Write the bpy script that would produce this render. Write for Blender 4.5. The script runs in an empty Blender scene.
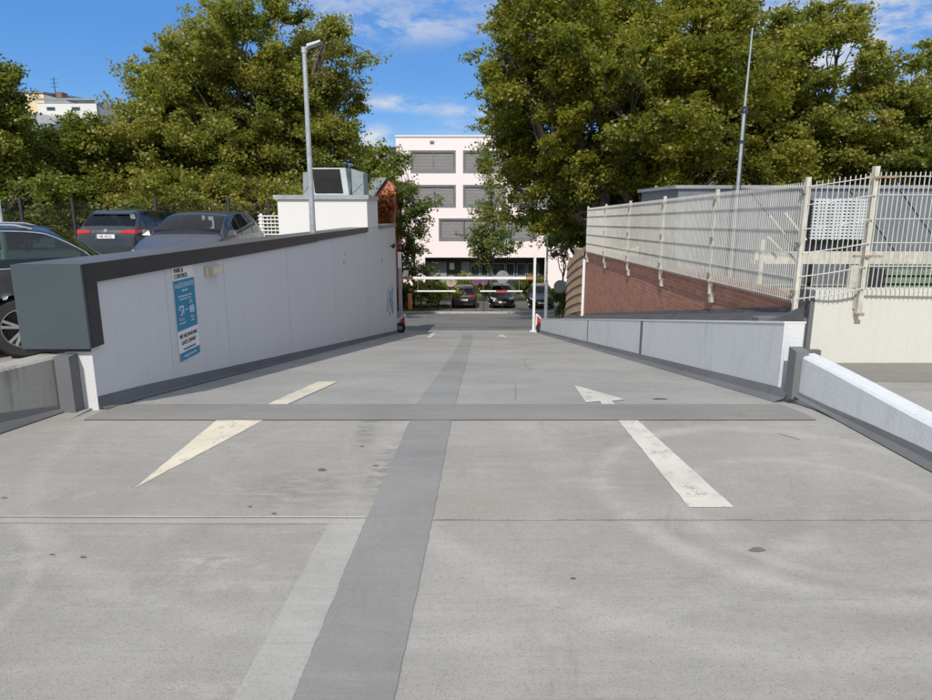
import bpy, math, random
import numpy as np
from mathutils import Vector
R = math.radians
scene = bpy.context.scene
C = scene.collection

# ------------------------------------------------------------------ camera
F = 650.0; CX = 466.0; CY = 350.0; TH = R(12.1); EYE = 1.65
cam = bpy.data.cameras.new('camera'); camo = bpy.data.objects.new('camera', cam); C.objects.link(camo)
camo.location = (0, 0, EYE); camo.rotation_euler = (R(90) - TH, 0, 0)
cam.sensor_width = 36; cam.lens = F / 932 * 36; cam.clip_end = 3000; cam.clip_start = .05
scene.camera = camo

# ------------------------------------------------------------------ light
SUN_EL = R(45); SUN_AZ = R(15.5)      # light comes from behind the camera, a little from the left
world = bpy.data.worlds.new('World'); scene.world = world; world.use_nodes = True
sun = bpy.data.lights.new('sun', 'SUN'); suno = bpy.data.objects.new('sun', sun); C.objects.link(suno)
sun.energy = 3.7; sun.angle = R(.5); sun.color = (1, .945, .86)
sdir = Vector((math.sin(SUN_AZ) * math.cos(SUN_EL), math.cos(SUN_AZ) * math.cos(SUN_EL), -math.sin(SUN_EL)))
suno.rotation_euler = sdir.to_track_quat('-Z', 'Y').to_euler(); suno.location = (0, -5, 30)
scene.view_settings.view_transform = 'Standard'; scene.view_settings.look = 'None'
scene.view_settings.exposure = 0.10; scene.view_settings.gamma = 1
scene.view_settings.use_curve_mapping = False
scene.render.engine = 'CYCLES'


def ray(u, v):
    d = (u - CX) / F; e = (CY - v) / F
    return d, math.cos(TH) + e * math.sin(TH), -math.sin(TH) + e * math.cos(TH)


def at(u, v, Y):
    d, y, z = ray(u, v)
    return Vector((d * Y / y, Y, EYE + z * Y / y))


PROF = [(-50, 0), (5.0, 0), (5.35, -.02), (6.0, -.11), (27.3, -3.45), (28.3, -3.56), (29.6, -3.66), (31.5, -3.86), (40.6, -4.70), (44, -4.93), (50, -5.2), (60, -5.3), (5000, -5.3)]


def zp(Y):
    for (a, za), (b, zb) in zip(PROF, PROF[1:]):
        if Y <= b:
            return za + (zb - za) * (Y - a) / (b - a)
    return -5.3


def G(u, v, dz=0):
    d, y, z = ray(u, v)
    lo, hi = .5, 400
    for _ in range(50):
        m = (lo + hi) / 2
        if EYE + z * m / y > zp(m): lo = m
        else: hi = m
    return Vector((d * lo / y, lo, zp(lo) + dz))


# ------------------------------------------------------------------ node helpers
class N:
    def __init__(s, tree): s.t = tree; s.n = tree.nodes; s.l = tree.links

    def new(s, k, **kw):
        n = s.n.new(k)
        for a, b in kw.items(): setattr(n, a, b)
        return n

    def link(s, a, b): s.l.new(a, b)

    def put(s, sock, v):
        if isinstance(v, bpy.types.NodeSocket): s.l.new(v, sock)
        elif v is not None: sock.default_value = v

    def math(s, op, a, b=None, c=None, clamp=False):
        n = s.new('ShaderNodeMath', operation=op, use_clamp=clamp)
        s.put(n.inputs[0], a)
        if b is not None: s.put(n.inputs[1], b)
        if c is not None: s.put(n.inputs[2], c)
        return n.outputs[0]

    def mix(s, f, a, b, blend='MIX'):
        n = s.new('ShaderNodeMix', data_type='RGBA', blend_type=blend)
        s.put(n.inputs[0], f)
        for i, q in ((6, a), (7, b)):
            if isinstance(q, tuple) and len(q) == 3: q = (*q, 1)
            s.put(n.inputs[i], q)
        return n.outputs[2]

    def noise(s, vec, scale, detail=4, rough=.55, dist=0):
        n = s.new('ShaderNodeTexNoise'); s.put(n.inputs['Vector'], vec)
        n.inputs['Scale'].default_value = scale; n.inputs['Detail'].default_value = detail
        n.inputs['Roughness'].default_value = rough; n.inputs['Distortion'].default_value = dist
        return n.outputs['Fac']

    def ramp(s, v, lo, hi, a=0., b=1.):
        n = s.new('ShaderNodeMapRange', interpolation_type='SMOOTHSTEP')
        s.put(n.inputs[0], v)
        n.inputs[1].default_value = lo; n.inputs[2].default_value = hi
        n.inputs[3].default_value = a; n.inputs[4].default_value = b
        return n.outputs[0]

    def scale(s, vec, sc, rot=(0, 0, 0), loc=(0, 0, 0)):
        n = s.new('ShaderNodeMapping'); s.put(n.inputs[0], vec)
        n.inputs['Scale'].default_value = sc; n.inputs['Rotation'].default_value = rot; n.inputs['Location'].default_value = loc
        return n.outputs[0]


# ------------------------------------------------------------------ sky with clouds
def build_sky():
    k = N(world.node_tree); k.n.clear()
    out = k.new('ShaderNodeOutputWorld'); bg = k.new('ShaderNodeBackground')
    sky = k.new('ShaderNodeTexSky', sky_type='NISHITA')
    sky.sun_disc = False; sky.sun_elevation = SUN_EL; sky.sun_rotation = R(180) + SUN_AZ
    sky.air_density = 1.0; sky.dust_density = .25; sky.ozone_density = 2.2
    tc = k.new('ShaderNodeTexCoord'); d = tc.outputs['Generated']
    sep = k.new('ShaderNodeSeparateXYZ'); k.link(d, sep.inputs[0])
    x, y, z = sep.outputs
    az = k.math('ARCTAN2', x, y); el = k.math('ARCSINE', z)
    comb = k.new('ShaderNodeCombineXYZ'); k.link(az, comb.inputs[0]); k.link(el, comb.inputs[1])
    v = comb.outputs[0]
    wis = k.noise(k.scale(v, (2.4, 8, 1), (0, 0, R(-6))), 4.2, 8, .62, .5)
    fine = k.noise(k.scale(v, (6, 12, 1), (0, 0, R(10))), 8, 6, .65, .3)
    dens = k.math('ADD', k.math('MULTIPLY', wis, .7), k.math('MULTIPLY', fine, .3))
    total = None
    # (u, v, half width px, half height px, weight, softness) of the cloud patches
    for (u, vv, wu, wv, wt) in [(340, -5, 70, 30, .50), (395, 28, 75, 12, .55), (480, 5, 60, 22, .36), (400, 103, 42, 6.5, 1.0), (474, 112, 34, 5, .9), (372, 140, 16, 11, 1.5), (530, 60, 40, 10, .2),
                               (860, -10, 130, 50, .95), (800, 55, 60, 25, .85), (900, 78, 70, 12, .45), (30, 330, 1000, 12, .0), (135, 118, 14, 8, 1.1), (460, 124, 30, 4, .5), (640, 20, 60, 60, .4), (455, 138, 50, 7, .5)]:
        a = math.atan2(*ray(u, vv)[:2]); r = ray(u, vv); e = math.asin(r[2] / math.sqrt(sum(q * q for q in r)))
        da = k.math('DIVIDE', k.math('SUBTRACT', az, a), wu / F); de = k.math('DIVIDE', k.math('SUBTRACT', el, e), wv / F)
        rr = k.math('ADD', k.math('MULTIPLY', da, da), k.math('MULTIPLY', de, de))
        g = k.math('MULTIPLY', k.math('EXPONENT', k.math('MULTIPLY', rr, -1.0)), wt)
        total = g if total is None else k.math('ADD', total, g)
    back = k.ramp(y, .72, .45, 0, 1.0)       # unseen cloud behind the viewer and overhead, added for neutral fill light
    back = k.math('MAXIMUM', back, k.ramp(z, .42, .6, 0, .75))
    m = k.math('MULTIPLY', total, k.ramp(dens, .36, .62), clamp=True)
    m = k.math('MULTIPLY', m, .82, clamp=True)
    soft = k.noise(k.scale(d, (1, 1, 1.6)), 1.7, 4, .5)
    m = k.math('MAXIMUM', m, k.math('MULTIPLY', back, k.ramp(soft, .30, .62, .38, .86)))
    grad = k.mix(k.ramp(z, .02, .26), (1.25, 3.35, 6.7), (.56, 2.1, 5.5))
    blue = k.mix(.85, sky.outputs[0], grad)
    col = k.mix(m, blue, (5.9, 5.85, 5.75))
    k.link(col, bg.inputs[0]); bg.inputs[1].default_value = .125
    k.link(bg.outputs[0], out.inputs[0])


build_sky()

# ------------------------------------------------------------------ materials
MATS = {}


def newmat(name):
    m = bpy.data.materials.new(name); m.use_nodes = True
    k = N(m.node_tree); b = k.n['Principled BSDF']; MATS[name] = m
    return m, k, b


def pos(k):
    return k.new('ShaderNodeNewGeometry').outputs['Position']


def bump(k, b, h, st, dist=.01):
    n = k.new('ShaderNodeBump'); n.inputs['Strength'].default_value = st; n.inputs['Distance'].default_value = dist
    k.link(h, n.inputs['Height']); k.link(n.outputs[0], b.inputs['Normal'])


def simple(name, col, rough=.5, metal=0., var=.12, vs=3., bs=0., coat=0., spec=.5, streak=0.):
    m, k, b = newmat(name); p = k.new('ShaderNodeTexCoord').outputs['Object']
    n1 = k.noise(p, vs, 5); n2 = k.noise(p, vs * 14, 3)
    f = k.math('ADD', k.math('MULTIPLY', n1, .65), k.math('MULTIPLY', n2, .35))
    if streak:
        n3 = k.noise(k.scale(p, (14, 14, .6)), 1.5, 5)
        f = k.math('ADD', k.math('MULTIPLY', f, 1 - streak), k.math('MULTIPLY', n3, streak))
    lo = tuple(c * (1 - 1.6 * var) for c in col); hi = tuple(min(1, c * (1 + 1.2 * var)) for c in col)
    k.link(k.mix(k.ramp(f, .3, .7), lo, hi), b.inputs['Base Color'])
    b.inputs['Roughness'].default_value = rough; b.inputs['Metallic'].default_value = metal
    b.inputs['Coat Weight'].default_value = coat; b.inputs['Coat Roughness'].default_value = .05
    b.inputs['Specular IOR Level'].default_value = spec
    if bs: bump(k, b, k.noise(p, 60, 4), bs)
    return m


def concrete(name, base, tint=(1, 1, 1), arcs=True, dark=1., stain=.5, grain=1.0, drot=4):
    """worn, coated parking deck: grain, cloudy wear, long drag marks, curved tyre arcs, small spots"""
    m, k, b = newmat(name); p = pos(k)
    c = tuple(base * t for t in tint)
    big = k.noise(p, .55, 6, .6, .4)
    mid = k.noise(k.scale(p, (1, 2.6, 1)), 1.6, 7, .65)
    gr = k.noise(p, 130, 2, .7); gr2 = k.noise(p, 48, 4, .75)
    drag = k.noise(k.scale(p, (.55, 7, 1), (0, 0, R(drot))), 1.8, 6, .6)
    col = k.mix(k.ramp(big, .3, .7), tuple(q * .84 for q in c), tuple(q * 1.10 for q in c))
    col = k.mix(k.math('MULTIPLY', k.ramp(mid, .45, .75), .35), col, (c[0] * 1.18, c[1] * 1.16, c[2] * 1.13))
    col = k.mix(k.math('MULTIPLY', k.ramp(drag, .5, .78), .38), col, tuple(q * 1.26 for q in c))
    col = k.mix(k.math('MULTIPLY', k.ramp(drag, .47, .25), .25), col, tuple(q * .74 for q in c))
    # brownish patches
    br = k.noise(k.scale(p, (1, 1, 1), (0, 0, 0), (7, 3, 0)), .8, 4, .6)
    col = k.mix(k.math('MULTIPLY', k.ramp(br, .52, .72), stain * .5), col, (c[0] * .92, c[1] * .84, c[2] * .76))
    if arcs:
        for (cx, cy, r0, w, am) in [(2.0, 3.65, 1.15, .10, .40), (1.6, 4.3, 2.15, .13, .28), (-.2, 5.0, 2.75, .10, .18), (2.0, 3.4, .75, .06, .25), (2.5, 4.8, 2.0, .22, .22), (-3.2, 2.2, 1.3, .05, .22)]:
            vd = k.new('ShaderNodeVectorMath', operation='DISTANCE'); k.link(k.scale(p, (1, 1, 0)), vd.inputs[0]); vd.inputs[1].default_value = (cx, cy, 0)
            q = k.math('ABSOLUTE', k.math('SUBTRACT', vd.outputs['Value'], r0))
            q = k.math('MULTIPLY', k.ramp(q, w * 1.25, 0), k.ramp(mid, .25, .6))
            col = k.mix(k.math('MULTIPLY', q, min(1, am * 1.8)), col, tuple(v * 1.34 for v in c))
    if arcs:
        wn = k.noise(k.scale(p, (1.3, 4, 1)), 4, 7, .72)
        for (u, v, ru, rv, am, br_) in [(366, 432, 13, 16, .9, .55), (390, 470, 28, 36, .8, .58), (300, 488, 75, 24, .7, .64), (610, 440, 60, 14, .5, .72), (250, 440, 60, 26, .30, .74), (120, 455, 130, 40, .45, .84), (620, 470, 160, 30, .30, .82), (840, 500, 60, 26, .35, .85),
                                       (205, 560, 45, 12, .75, 1.35), (250, 585, 60, 8, .6, 1.3), (25, 560, 40, 14, .6, 1.3), (90, 600, 80, 12, .5, 1.25), (200, 690, 60, 14, .5, 1.25), (270, 520, 110, 5, .6, 1.25), (700, 600, 160, 30, .35, 1.2), (860, 430, 60, 26, .55, 1.25), (640, 560, 130, 16, .35, 1.2)]:
            c0 = G(u, v); wx = abs(G(u + ru, v).x - c0.x); wy = abs(G(u, v - rv).y - G(u, v + rv).y) / 2
            sv = k.new('ShaderNodeVectorMath', operation='SUBTRACT'); k.link(p, sv.inputs[0]); sv.inputs[1].default_value = (c0.x, c0.y, 0)
            dv = k.new('ShaderNodeVectorMath', operation='LENGTH'); k.link(k.scale(sv.outputs[0], (1 / wx, 1 / wy, 0)), dv.inputs[0])
            q = k.math('MULTIPLY', k.ramp(dv.outputs['Value'], 1.3, .2), k.ramp(wn, .40, .60))
            col = k.mix(k.math('MULTIPLY', q, am), col, tuple(v_ * br_ for v_ in (c if br_ > 1 else (c[0], c[1] * .985, c[2] * .96))))
    g = k.math('ADD', k.math('MULTIPLY', gr, .6), k.math('MULTIPLY', gr2, .4))
    col = k.mix(k.math('MULTIPLY', k.ramp(g, .48, .34), .55 * grain), col, tuple(q * .42 for q in c))
    col = k.mix(k.math('MULTIPLY', k.ramp(g, .56, .70), .38 * grain), col, tuple(min(.8, q * 1.6) for q in c))
    vo = k.new('ShaderNodeTexVoronoi'); k.link(p, vo.inputs['Vector']); vo.inputs['Scale'].default_value = 2.1
    col = k.mix(k.math('MULTIPLY', k.ramp(vo.outputs['Distance'], .045, .02), k.ramp(mid, .5, .6)), col, tuple(q * .35 for q in c))
    cl_ = k.noise(p, 5.5, 5, .7)
    scr = k.noise(k.scale(p, (.9, 42, 1), (0, 0, R(drot - 4))), 1.6, 4, .6)
    col = k.mix(k.math('MULTIPLY', k.ramp(scr, .58, .70), .30), col, tuple(q * .62 for q in c))
    sm = k.noise(k.scale(p, (2.2, 1.1, 1), (0, 0, 0), (3, 9, 0)), 1.3, 8, .72, .6)
    col = k.mix(k.math('MULTIPLY', k.ramp(sm, .56, .72), .42), col, tuple(q * .60 for q in c))
    md = k.noise(p, 17, 5, .75)
    col = k.mix(k.math('MULTIPLY', k.ramp(md, .50, .32), .30 * min(1, grain)), col, tuple(q * .72 for q in c))
    col = k.mix(k.math('MULTIPLY', k.ramp(md, .55, .72), .30 * min(1, grain)), col, tuple(q * 1.22 for q in c))
    col = k.mix(k.math('MULTIPLY', k.ramp(cl_, .42, .28), .22 * grain), col, tuple(q * .7 for q in c))
    col = k.mix(k.math('MULTIPLY', k.ramp(cl_, .55, .72), .25 * grain), col, tuple(q * 1.25 for q in c))
    k.link(col, b.inputs['Base Color'])
    b.inputs['Roughness'].default_value = .82; b.inputs['Specular IOR Level'].default_value = .35
    bump(k, b, g, .5 * grain, .006)
    return m


def paint_mat(name, col, under, wear=.5, sc=9):
    m, k, b = newmat(name); p = pos(k)
    w = k.noise(p, sc, 6, .7); f = k.noise(p, 80, 3, .7)
    t = k.math('ADD', k.math('MULTIPLY', w, .6), k.math('MULTIPLY', f, .4))
    c1 = k.mix(k.ramp(k.noise(p, 3, 4), .3, .7), tuple(q * .86 for q in col), col)
    k.link(k.mix(k.ramp(t, wear - .07, wear + .06), (under, under * .96, under * .88), c1), b.inputs['Base Color'])
    b.inputs['Roughness'].default_value = .75; bump(k, b, f, .35, .005)
    return m


def wallpaint(name, col, dirt=.25, dirtcol=(.25, .24, .2), streak=True, sc=1.0, bs=.15):
    m, k, b = newmat(name); p = pos(k)
    n1 = k.noise(p, 1.2 * sc, 6, .6); st = k.noise(k.scale(p, (9, 9, .7)), 1.4 * sc, 6, .65); f = k.noise(p, 45, 4, .7)
    t = k.math('ADD', k.math('MULTIPLY', n1, .4), k.math('MULTIPLY', st, .6 if streak else .0))
    col1 = k.mix(k.ramp(f, .3, .7), tuple(q * .94 for q in col), tuple(q * 1.04 for q in col))
    k.link(k.mix(k.math('MULTIPLY', k.ramp(t, .48, .72), dirt), col1, dirtcol), b.inputs['Base Color'])
    b.inputs['Roughness'].default_value = .8; b.inputs['Specular IOR Level'].default_value = .3; bump(k, b, f, bs, .01)
    return m


def leafmat(name, cols, trans=.48):
    m, k, b = newmat(name)
    a = k.new('ShaderNodeAttribute', attribute_name='tint')
    cr = k.new('ShaderNodeValToRGB'); k.link(a.outputs['Fac'], cr.inputs[0])
    el = cr.color_ramp.elements
    while len(el) < len(cols): el.new(.5)
    for i, c in enumerate(cols):
        el[i].position = i / (len(cols) - 1); el[i].color = (*c, 1)
    k.link(cr.outputs[0], b.inputs['Base Color']); b.inputs['Roughness'].default_value = .42
    b.inputs['Specular IOR Level'].default_value = .45
    tr = k.new('ShaderNodeBsdfTranslucent')
    k.link(k.mix(1.0, cr.outputs[0], (1.5, 1.6, .7), 'MULTIPLY'), tr.inputs[0])
    mx = k.new('ShaderNodeMixShader'); mx.inputs[0].default_value = trans
    k.link(b.outputs[0], mx.inputs[1]); k.link(tr.outputs[0], mx.inputs[2])
    k.link(mx.outputs[0], k.n['Material Output'].inputs[0])
    return m


def glassmat(name, tint=(.35, .42, .42), refl=.12):
    m, k, b = newmat(name); k.n.remove(b)
    t = k.new('ShaderNodeBsdfTransparent'); t.inputs[0].default_value = (*tint, 1)
    g = k.new('ShaderNodeBsdfGlossy'); g.inputs['Roughness'].default_value = .03; g.inputs['Color'].default_value = (.9, .95, 1, 1)
    fr = k.new('ShaderNodeFresnel'); fr.inputs[0].default_value = 1.45
    f = k.math('ADD', fr.outputs[0], refl, clamp=True)
    mx = k.new('ShaderNodeMixShader'); k.link(f, mx.inputs[0]); k.link(t.outputs[0], mx.inputs[1]); k.link(g.outputs[0], mx.inputs[2])
    k.link(mx.outputs[0], k.n['Material Output'].inputs[0])
    return m


def brickmat(name):
    m, k, b = newmat(name); p = pos(k)
    s = k.new('ShaderNodeSeparateXYZ'); k.link(p, s.inputs[0]); c = k.new('ShaderNodeCombineXYZ')
    k.link(s.outputs[1], c.inputs[0]); k.link(s.outputs[2], c.inputs[1])
    br = k.new('ShaderNodeTexBrick'); k.link(c.outputs[0], br.inputs[0])
    br.inputs['Scale'].default_value = 1; br.inputs['Brick Width'].default_value = .21; br.inputs['Row Height'].default_value = .07
    br.inputs['Mortar Size'].default_value = .005; br.inputs['Mortar Smooth'].default_value = .3; br.inputs['Bias'].default_value = .0
    br.inputs['Color1'].default_value = (.40, .18, .115, 1); br.inputs['Color2'].default_value = (.29, .125, .085, 1); br.inputs['Mortar'].default_value = (.37, .28, .22, 1)
    n = k.noise(p, 2.2, 5, .6); n2 = k.noise(p, 26, 4)
    col = k.mix(k.math('MULTIPLY', k.ramp(n, .42, .7), .4), br.outputs[0], (.24, .12, .09))
    col = k.mix(k.math('MULTIPLY', k.ramp(n2, .55, .75), .25), col, (.42, .24, .19))
    k.link(col, b.inputs['Base Color']); b.inputs['Roughness'].default_value = .85
    bump(k, b, k.math('SUBTRACT', n2, k.math('MULTIPLY', br.outputs['Fac'], 1.0)), .5, .01)
    return m


M_deck = concrete('deck_concrete', .312, (1.0, .968, .895), True, stain=1.0, grain=1.35)
M_ramp = concrete('ramp_concrete', .318, (1.0, .98, .92), False, stain=.3, grain=1.2)
M_strip = concrete('dark_sealed_strip', .232, (1.0, .99, .955), False, stain=0., grain=.6, drot=-80)
M_stripr = concrete('ramp_sealed_strip', .26, (1.0, .99, .955), False, stain=0., grain=.6, drot=-84)
M_strip2 = concrete('pale_sealed_strip', .35, (1.0, .975, .91), False, stain=.1, grain=.8, drot=-75)
M_band = concrete('joint_band_grey', .225, (1.03, .99, .92), False, stain=.3, grain=.5)
M_cove = concrete('cove_coating', .15, (.95, .98, 1.05), False, stain=.1, grain=.4)
M_asph = concrete('asphalt', .16, (1, .98, .95), False, stain=.0)
M_asph2 = concrete('old_asphalt', .125, (1.03, .98, .92), False, stain=.2)
M_mark = paint_mat('road_marking_cream', (.66, .60, .47), .33, .43)
M_mark2 = paint_mat('road_marking_white', (.60, .575, .51), .33, .44)
M_wall = wallpaint('wall_white_plaster', (.60, .60, .615), .24, (.40, .40, .40), True, .7, .1)
M_white = wallpaint('white_masonry_paint', (.70, .70, .685), .08, (.5, .5, .46), True, 1, .1)
M_yellowwhite = wallpaint('weathered_white_concrete', (.60, .60, .545), .35, (.48, .46, .37), True, 1.3, .25)
M_para = wallpaint('parapet_grey_paint', (.62, .64, .66), .6, (.40, .42, .43), True, 1.5, .3)
M_old = wallpaint('old_dirty_concrete', (.36, .35, .32), .75, (.12, .12, .11), True, 1.6, .5)
M_pink = wallpaint('pale_pink_render', (.89, .775, .785), .05, (.6, .55, .55), False, .4, .05)
M_cream = wallpaint('cream_render', (.74, .60, .38), .05, (.6, .5, .4), False, .4, .05)
M_brick = brickmat('brick')
M_anth = simple('anthracite_sheet_metal', (.035, .036, .042), .45, .2, .15)
M_capbrown = simple('weathered_cap_metal', (.16, .155, .145), .45, .5, .2, 5)
M_panel = simple('slate_grey_sheet_metal', (.058, .078, .088), .5, .1, .06, 1.2)
M_zinc = simple('zinc_sheet_metal', (.26, .305, .32), .55, .15, .12, 2.5)
M_galv = simple('galvanised_steel', (.46, .5, .52), .42, .6, .12, 8)
M_fence = simple('cream_coated_wire', (.56, .55, .50), .55, 0, .12, 5, streak=.4)
M_fpost = simple('cream_chipped_post', (.55, .53, .455), .65, 0, .22, 9, .3, streak=.4)
M_rust = simple('rusty_clamp', (.34, .26, .19), .8, .2, .3, 30)
M_roofg = simple('grey_roof_sheet', (.19, .21, .24), .5, .3, .15, 1.2)
M_dark = simple('black_plastic', (.018, .018, .02), .5, 0, .2)
M_louv = simple('dark_louvre', (.010, .009, .009), .9, 0, .25, 10)
M_lightmetal = simple('white_coated_metal', (.78, .78, .77), .4, 0, .06, 4)
M_red = simple('red_paint', (.55, .035, .03), .45, 0, .12, 6)
M_orange = simple('orange_paint', (.62, .22, .10), .5, 0, .15, 6)
M_beige = simple('yellowed_plastic', (.56, .51, .36), .5, 0, .1, 6)
M_sign = simple('sign_blue', (.006, .20, .36), .45, 0, .05)
M_signw = simple('sign_white', (.72, .73, .73), .4, 0, .04)
M_ink = simple('black_ink', (.03, .03, .035), .5)
M_inkw = simple('pale_ink', (.70, .80, .84), .5)
M_graf = simple('blue_spray_paint', (.03, .16, .42), .5, 0, .2, 8)
M_wood = simple('weathered_brown_board', (.42, .29, .19), .7, 0, .3, 3, .3, streak=.4)
M_green = simple('faded_green_slat', (.15, .22, .15), .7, 0, .25, 4)
M_bark = simple('bark', (.13, .105, .08), .9, 0, .35, 6, .6)
M_frame = simple('window_frame_grey', (.19, .21, .23), .45, .1, .08)
M_blind = simple('blind_grey', (.27, .26, .26), .6, 0, .05)
M_glassd = simple('building_glass', (.03, .04, .05), .08, 0, .2, .6, spec=.9)
M_recess = simple('dark_cladding', (.045, .045, .05), .6)
M_greyclad = simple('mid_grey_cladding', (.26, .28, .31), .6)
M_tyre = simple('tyre_rubber', (.02, .02, .021), .75, 0, .2, 8)
M_rim = simple('alloy_rim', (.50, .51, .53), .3, .8, .08)
M_chrome = simple('chrome', (.75, .76, .78), .12, 1, .03)
M_carglass = glassmat('car_glass', (.80, .86, .85), .0)
M_carglassd = glassmat('tinted_car_glass', (.26, .36, .33), .03)
M_lensr = simple('red_lens', (.50, .012, .012), .15, 0, .2, 20, coat=1)
M_lensw = simple('clear_lens', (.65, .68, .72), .1, .3, .2, 20, coat=1)
M_cloth = simple('seat_cloth', (.05, .05, .055), .85)
M_grass = leafmat('grass_blades', [(.08, .10, .02), (.12, .14, .03), (.20, .19, .07)], .3)
M_soil = simple('grassy_soil', (.085, .095, .035), .95, 0, .3, 3)
M_ceram = simple('traffic_blue', (.03, .09, .34), .5)
M_redd = simple('faded_traffic_red', (.38, .06, .05), .6)

LEAF = {
    'plane': leafmat('plane_leaves', [(.09, .115, .028), (.18, .205, .042), (.265, .265, .058), (.37, .31, .09)], .50),
    'dark': leafmat('dark_leaves', [(.065, .095, .02), (.135, .17, .03), (.20, .225, .04), (.29, .28, .06)], .48),
    'horn': leafmat('hornbeam_leaves', [(.075, .095, .020), (.155, .175, .026), (.24, .24, .038), (.36, .31, .06)], .50),
    'young': leafmat('young_tree_leaves', [(.07, .105, .028), (.12, .165, .045), (.17, .21, .06), (.23, .25, .08)], .35),
    'autumn': leafmat('autumn_leaves', [(.11, .10, .02), (.30, .12, .02), (.42, .10, .03), (.45, .22, .03)], .3),
    'bush': leafmat('bush_leaves', [(.09, .13, .02), (.16, .20, .03), (.24, .27, .045), (.36, .34, .08)], .3),
}


# ------------------------------------------------------------------ mesh helpers
class MB:
    def __init__(s): s.v = []; s.f = []; s.m = []; s.mi = 0

    def quad(s, *pts):
        n = len(s.v); s.v += [tuple(p) for p in pts]; s.f.append(tuple(range(n, n + len(pts)))); s.m.append(s.mi); return s

    def box(s, x0, x1, y0, y1, z0, z1):
        return s.hexa([(x0, y0, z0), (x1, y0, z0), (x1, y1, z0), (x0, y1, z0)], [(x0, y0, z1), (x1, y0, z1), (x1, y1, z1), (x0, y1, z1)])

    def hexa(s, a, b):
        n = len(s.v); k = len(a); s.v += [tuple(p) for p in a] + [tuple(p) for p in b]
        s.f.append(tuple(n + i for i in reversed(range(k)))); s.f.append(tuple(n + k + i for i in range(k)))
        for i in range(k):
            j = (i + 1) % k; s.f.append((n + i, n + j, n + k + j, n + k + i))
        s.m += [s.mi] * (k + 2); return s

    def tube(s, p0, p1, r0, r1=None, n=10, caps=True):
        r1 = r0 if r1 is None else r1; p0 = Vector(p0); p1 = Vector(p1); d = (p1 - p0).normalized()
        a = d.orthogonal().normalized(); b = d.cross(a)
        A = [p0 + (a * math.cos(t) + b * math.sin(t)) * r0 for t in [i * math.tau / n for i in range(n)]]
        B = [p1 + (a * math.cos(t) + b * math.sin(t)) * r1 for t in [i * math.tau / n for i in range(n)]]
        i0 = len(s.v); s.v += [tuple(p) for p in A + B]
        for i in range(n):
            j = (i + 1) % n; s.f.append((i0 + i, i0 + j, i0 + n + j, i0 + n + i)); s.m.append(s.mi)
        if caps:
            s.f.append(tuple(i0 + i for i in reversed(range(n)))); s.f.append(tuple(i0 + n + i for i in range(n))); s.m += [s.mi] * 2
        return s

    def bar(s, p0, p1, w, h, up=(0, 0, 1)):
        p0 = Vector(p0); p1 = Vector(p1); d = (p1 - p0).normalized(); up = Vector(up)
        a = d.cross(up).normalized() * w / 2; b = a.cross(d).normalized() * h / 2
        return s.hexa([p0 - a - b, p0 + a - b, p0 + a + b, p0 - a + b], [p1 - a - b, p1 + a - b, p1 + a + b, p1 - a + b])

    def lathe(s, prof, c, axis='y', n=28):
        i0 = len(s.v); c = Vector(c)
        for (r, h) in prof:
            for i in range(n):
                t = i * math.tau / n; a, b = r * math.cos(t), r * math.sin(t)
                q = {'y': (a, h, b), 'z': (a, b, h), 'x': (h, a, b)}[axis]
                s.v.append(tuple(c + Vector(q)))
        for k in range(len(prof) - 1):
            for i in range(n):
                j = (i + 1) % n; s.f.append((i0 + k * n + i, i0 + k * n + j, i0 + (k + 1) * n + j, i0 + (k + 1) * n + i)); s.m.append(s.mi)
        return s

    def grid(s, P):
        i0 = len(s.v); r = len(P); c = len(P[0])
        for row in P: s.v += [tuple(p) for p in row]
        for i in range(r - 1):
            for j in range(c - 1):
                s.f.append((i0 + i * c + j, i0 + i * c + j + 1, i0 + (i + 1) * c + j + 1, i0 + (i + 1) * c + j)); s.m.append(s.mi)
        return s

    def build(s, name, mat, parent=None, smooth=False, local=False, bevel=0, **tags):
        off = Vector((0, 0, 0))
        if parent is not None and not local:
            q = parent
            while q is not None: off += q.location; q = q.parent
        me = bpy.data.meshes.new(name)
        me.from_pydata([tuple(Vector(p) - off) for p in s.v], [], s.f)
        mats = mat if isinstance(mat, (list, tuple)) else [mat]
        for m in mats: me.materials.append(m)
        if len(mats) > 1: me.polygons.foreach_set('material_index', s.m)
        if smooth: me.polygons.foreach_set('use_smooth', [True] * len(me.polygons))
        me.update()
        import bmesh
        bm = bmesh.new(); bm.from_mesh(me)
        bmesh.ops.remove_doubles(bm, verts=bm.verts, dist=1e-5)
        bmesh.ops.recalc_face_normals(bm, faces=bm.faces)
        if bevel:
            es = [e for e in bm.edges if len(e.link_faces) == 2 and e.calc_face_angle(0) > .6]
            bmesh.ops.bevel(bm, geom=es, offset=bevel, segments=2, profile=.7, affect='EDGES', clamp_overlap=True)
        bm.to_mesh(me); bm.free()
        if smooth == 'auto':
            import bmesh as _b
            bm = _b.new(); bm.from_mesh(me)
            for e in bm.edges:
                if len(e.link_faces) == 2 and e.calc_face_angle(0) > R(38): e.smooth = False
            for f in bm.faces: f.smooth = True
            bm.to_mesh(me); bm.free()
        o = bpy.data.objects.new(name, me); C.objects.link(o); o.parent = parent
        for k_, v_ in tags.items(): o[k_] = v_
        return o


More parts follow.
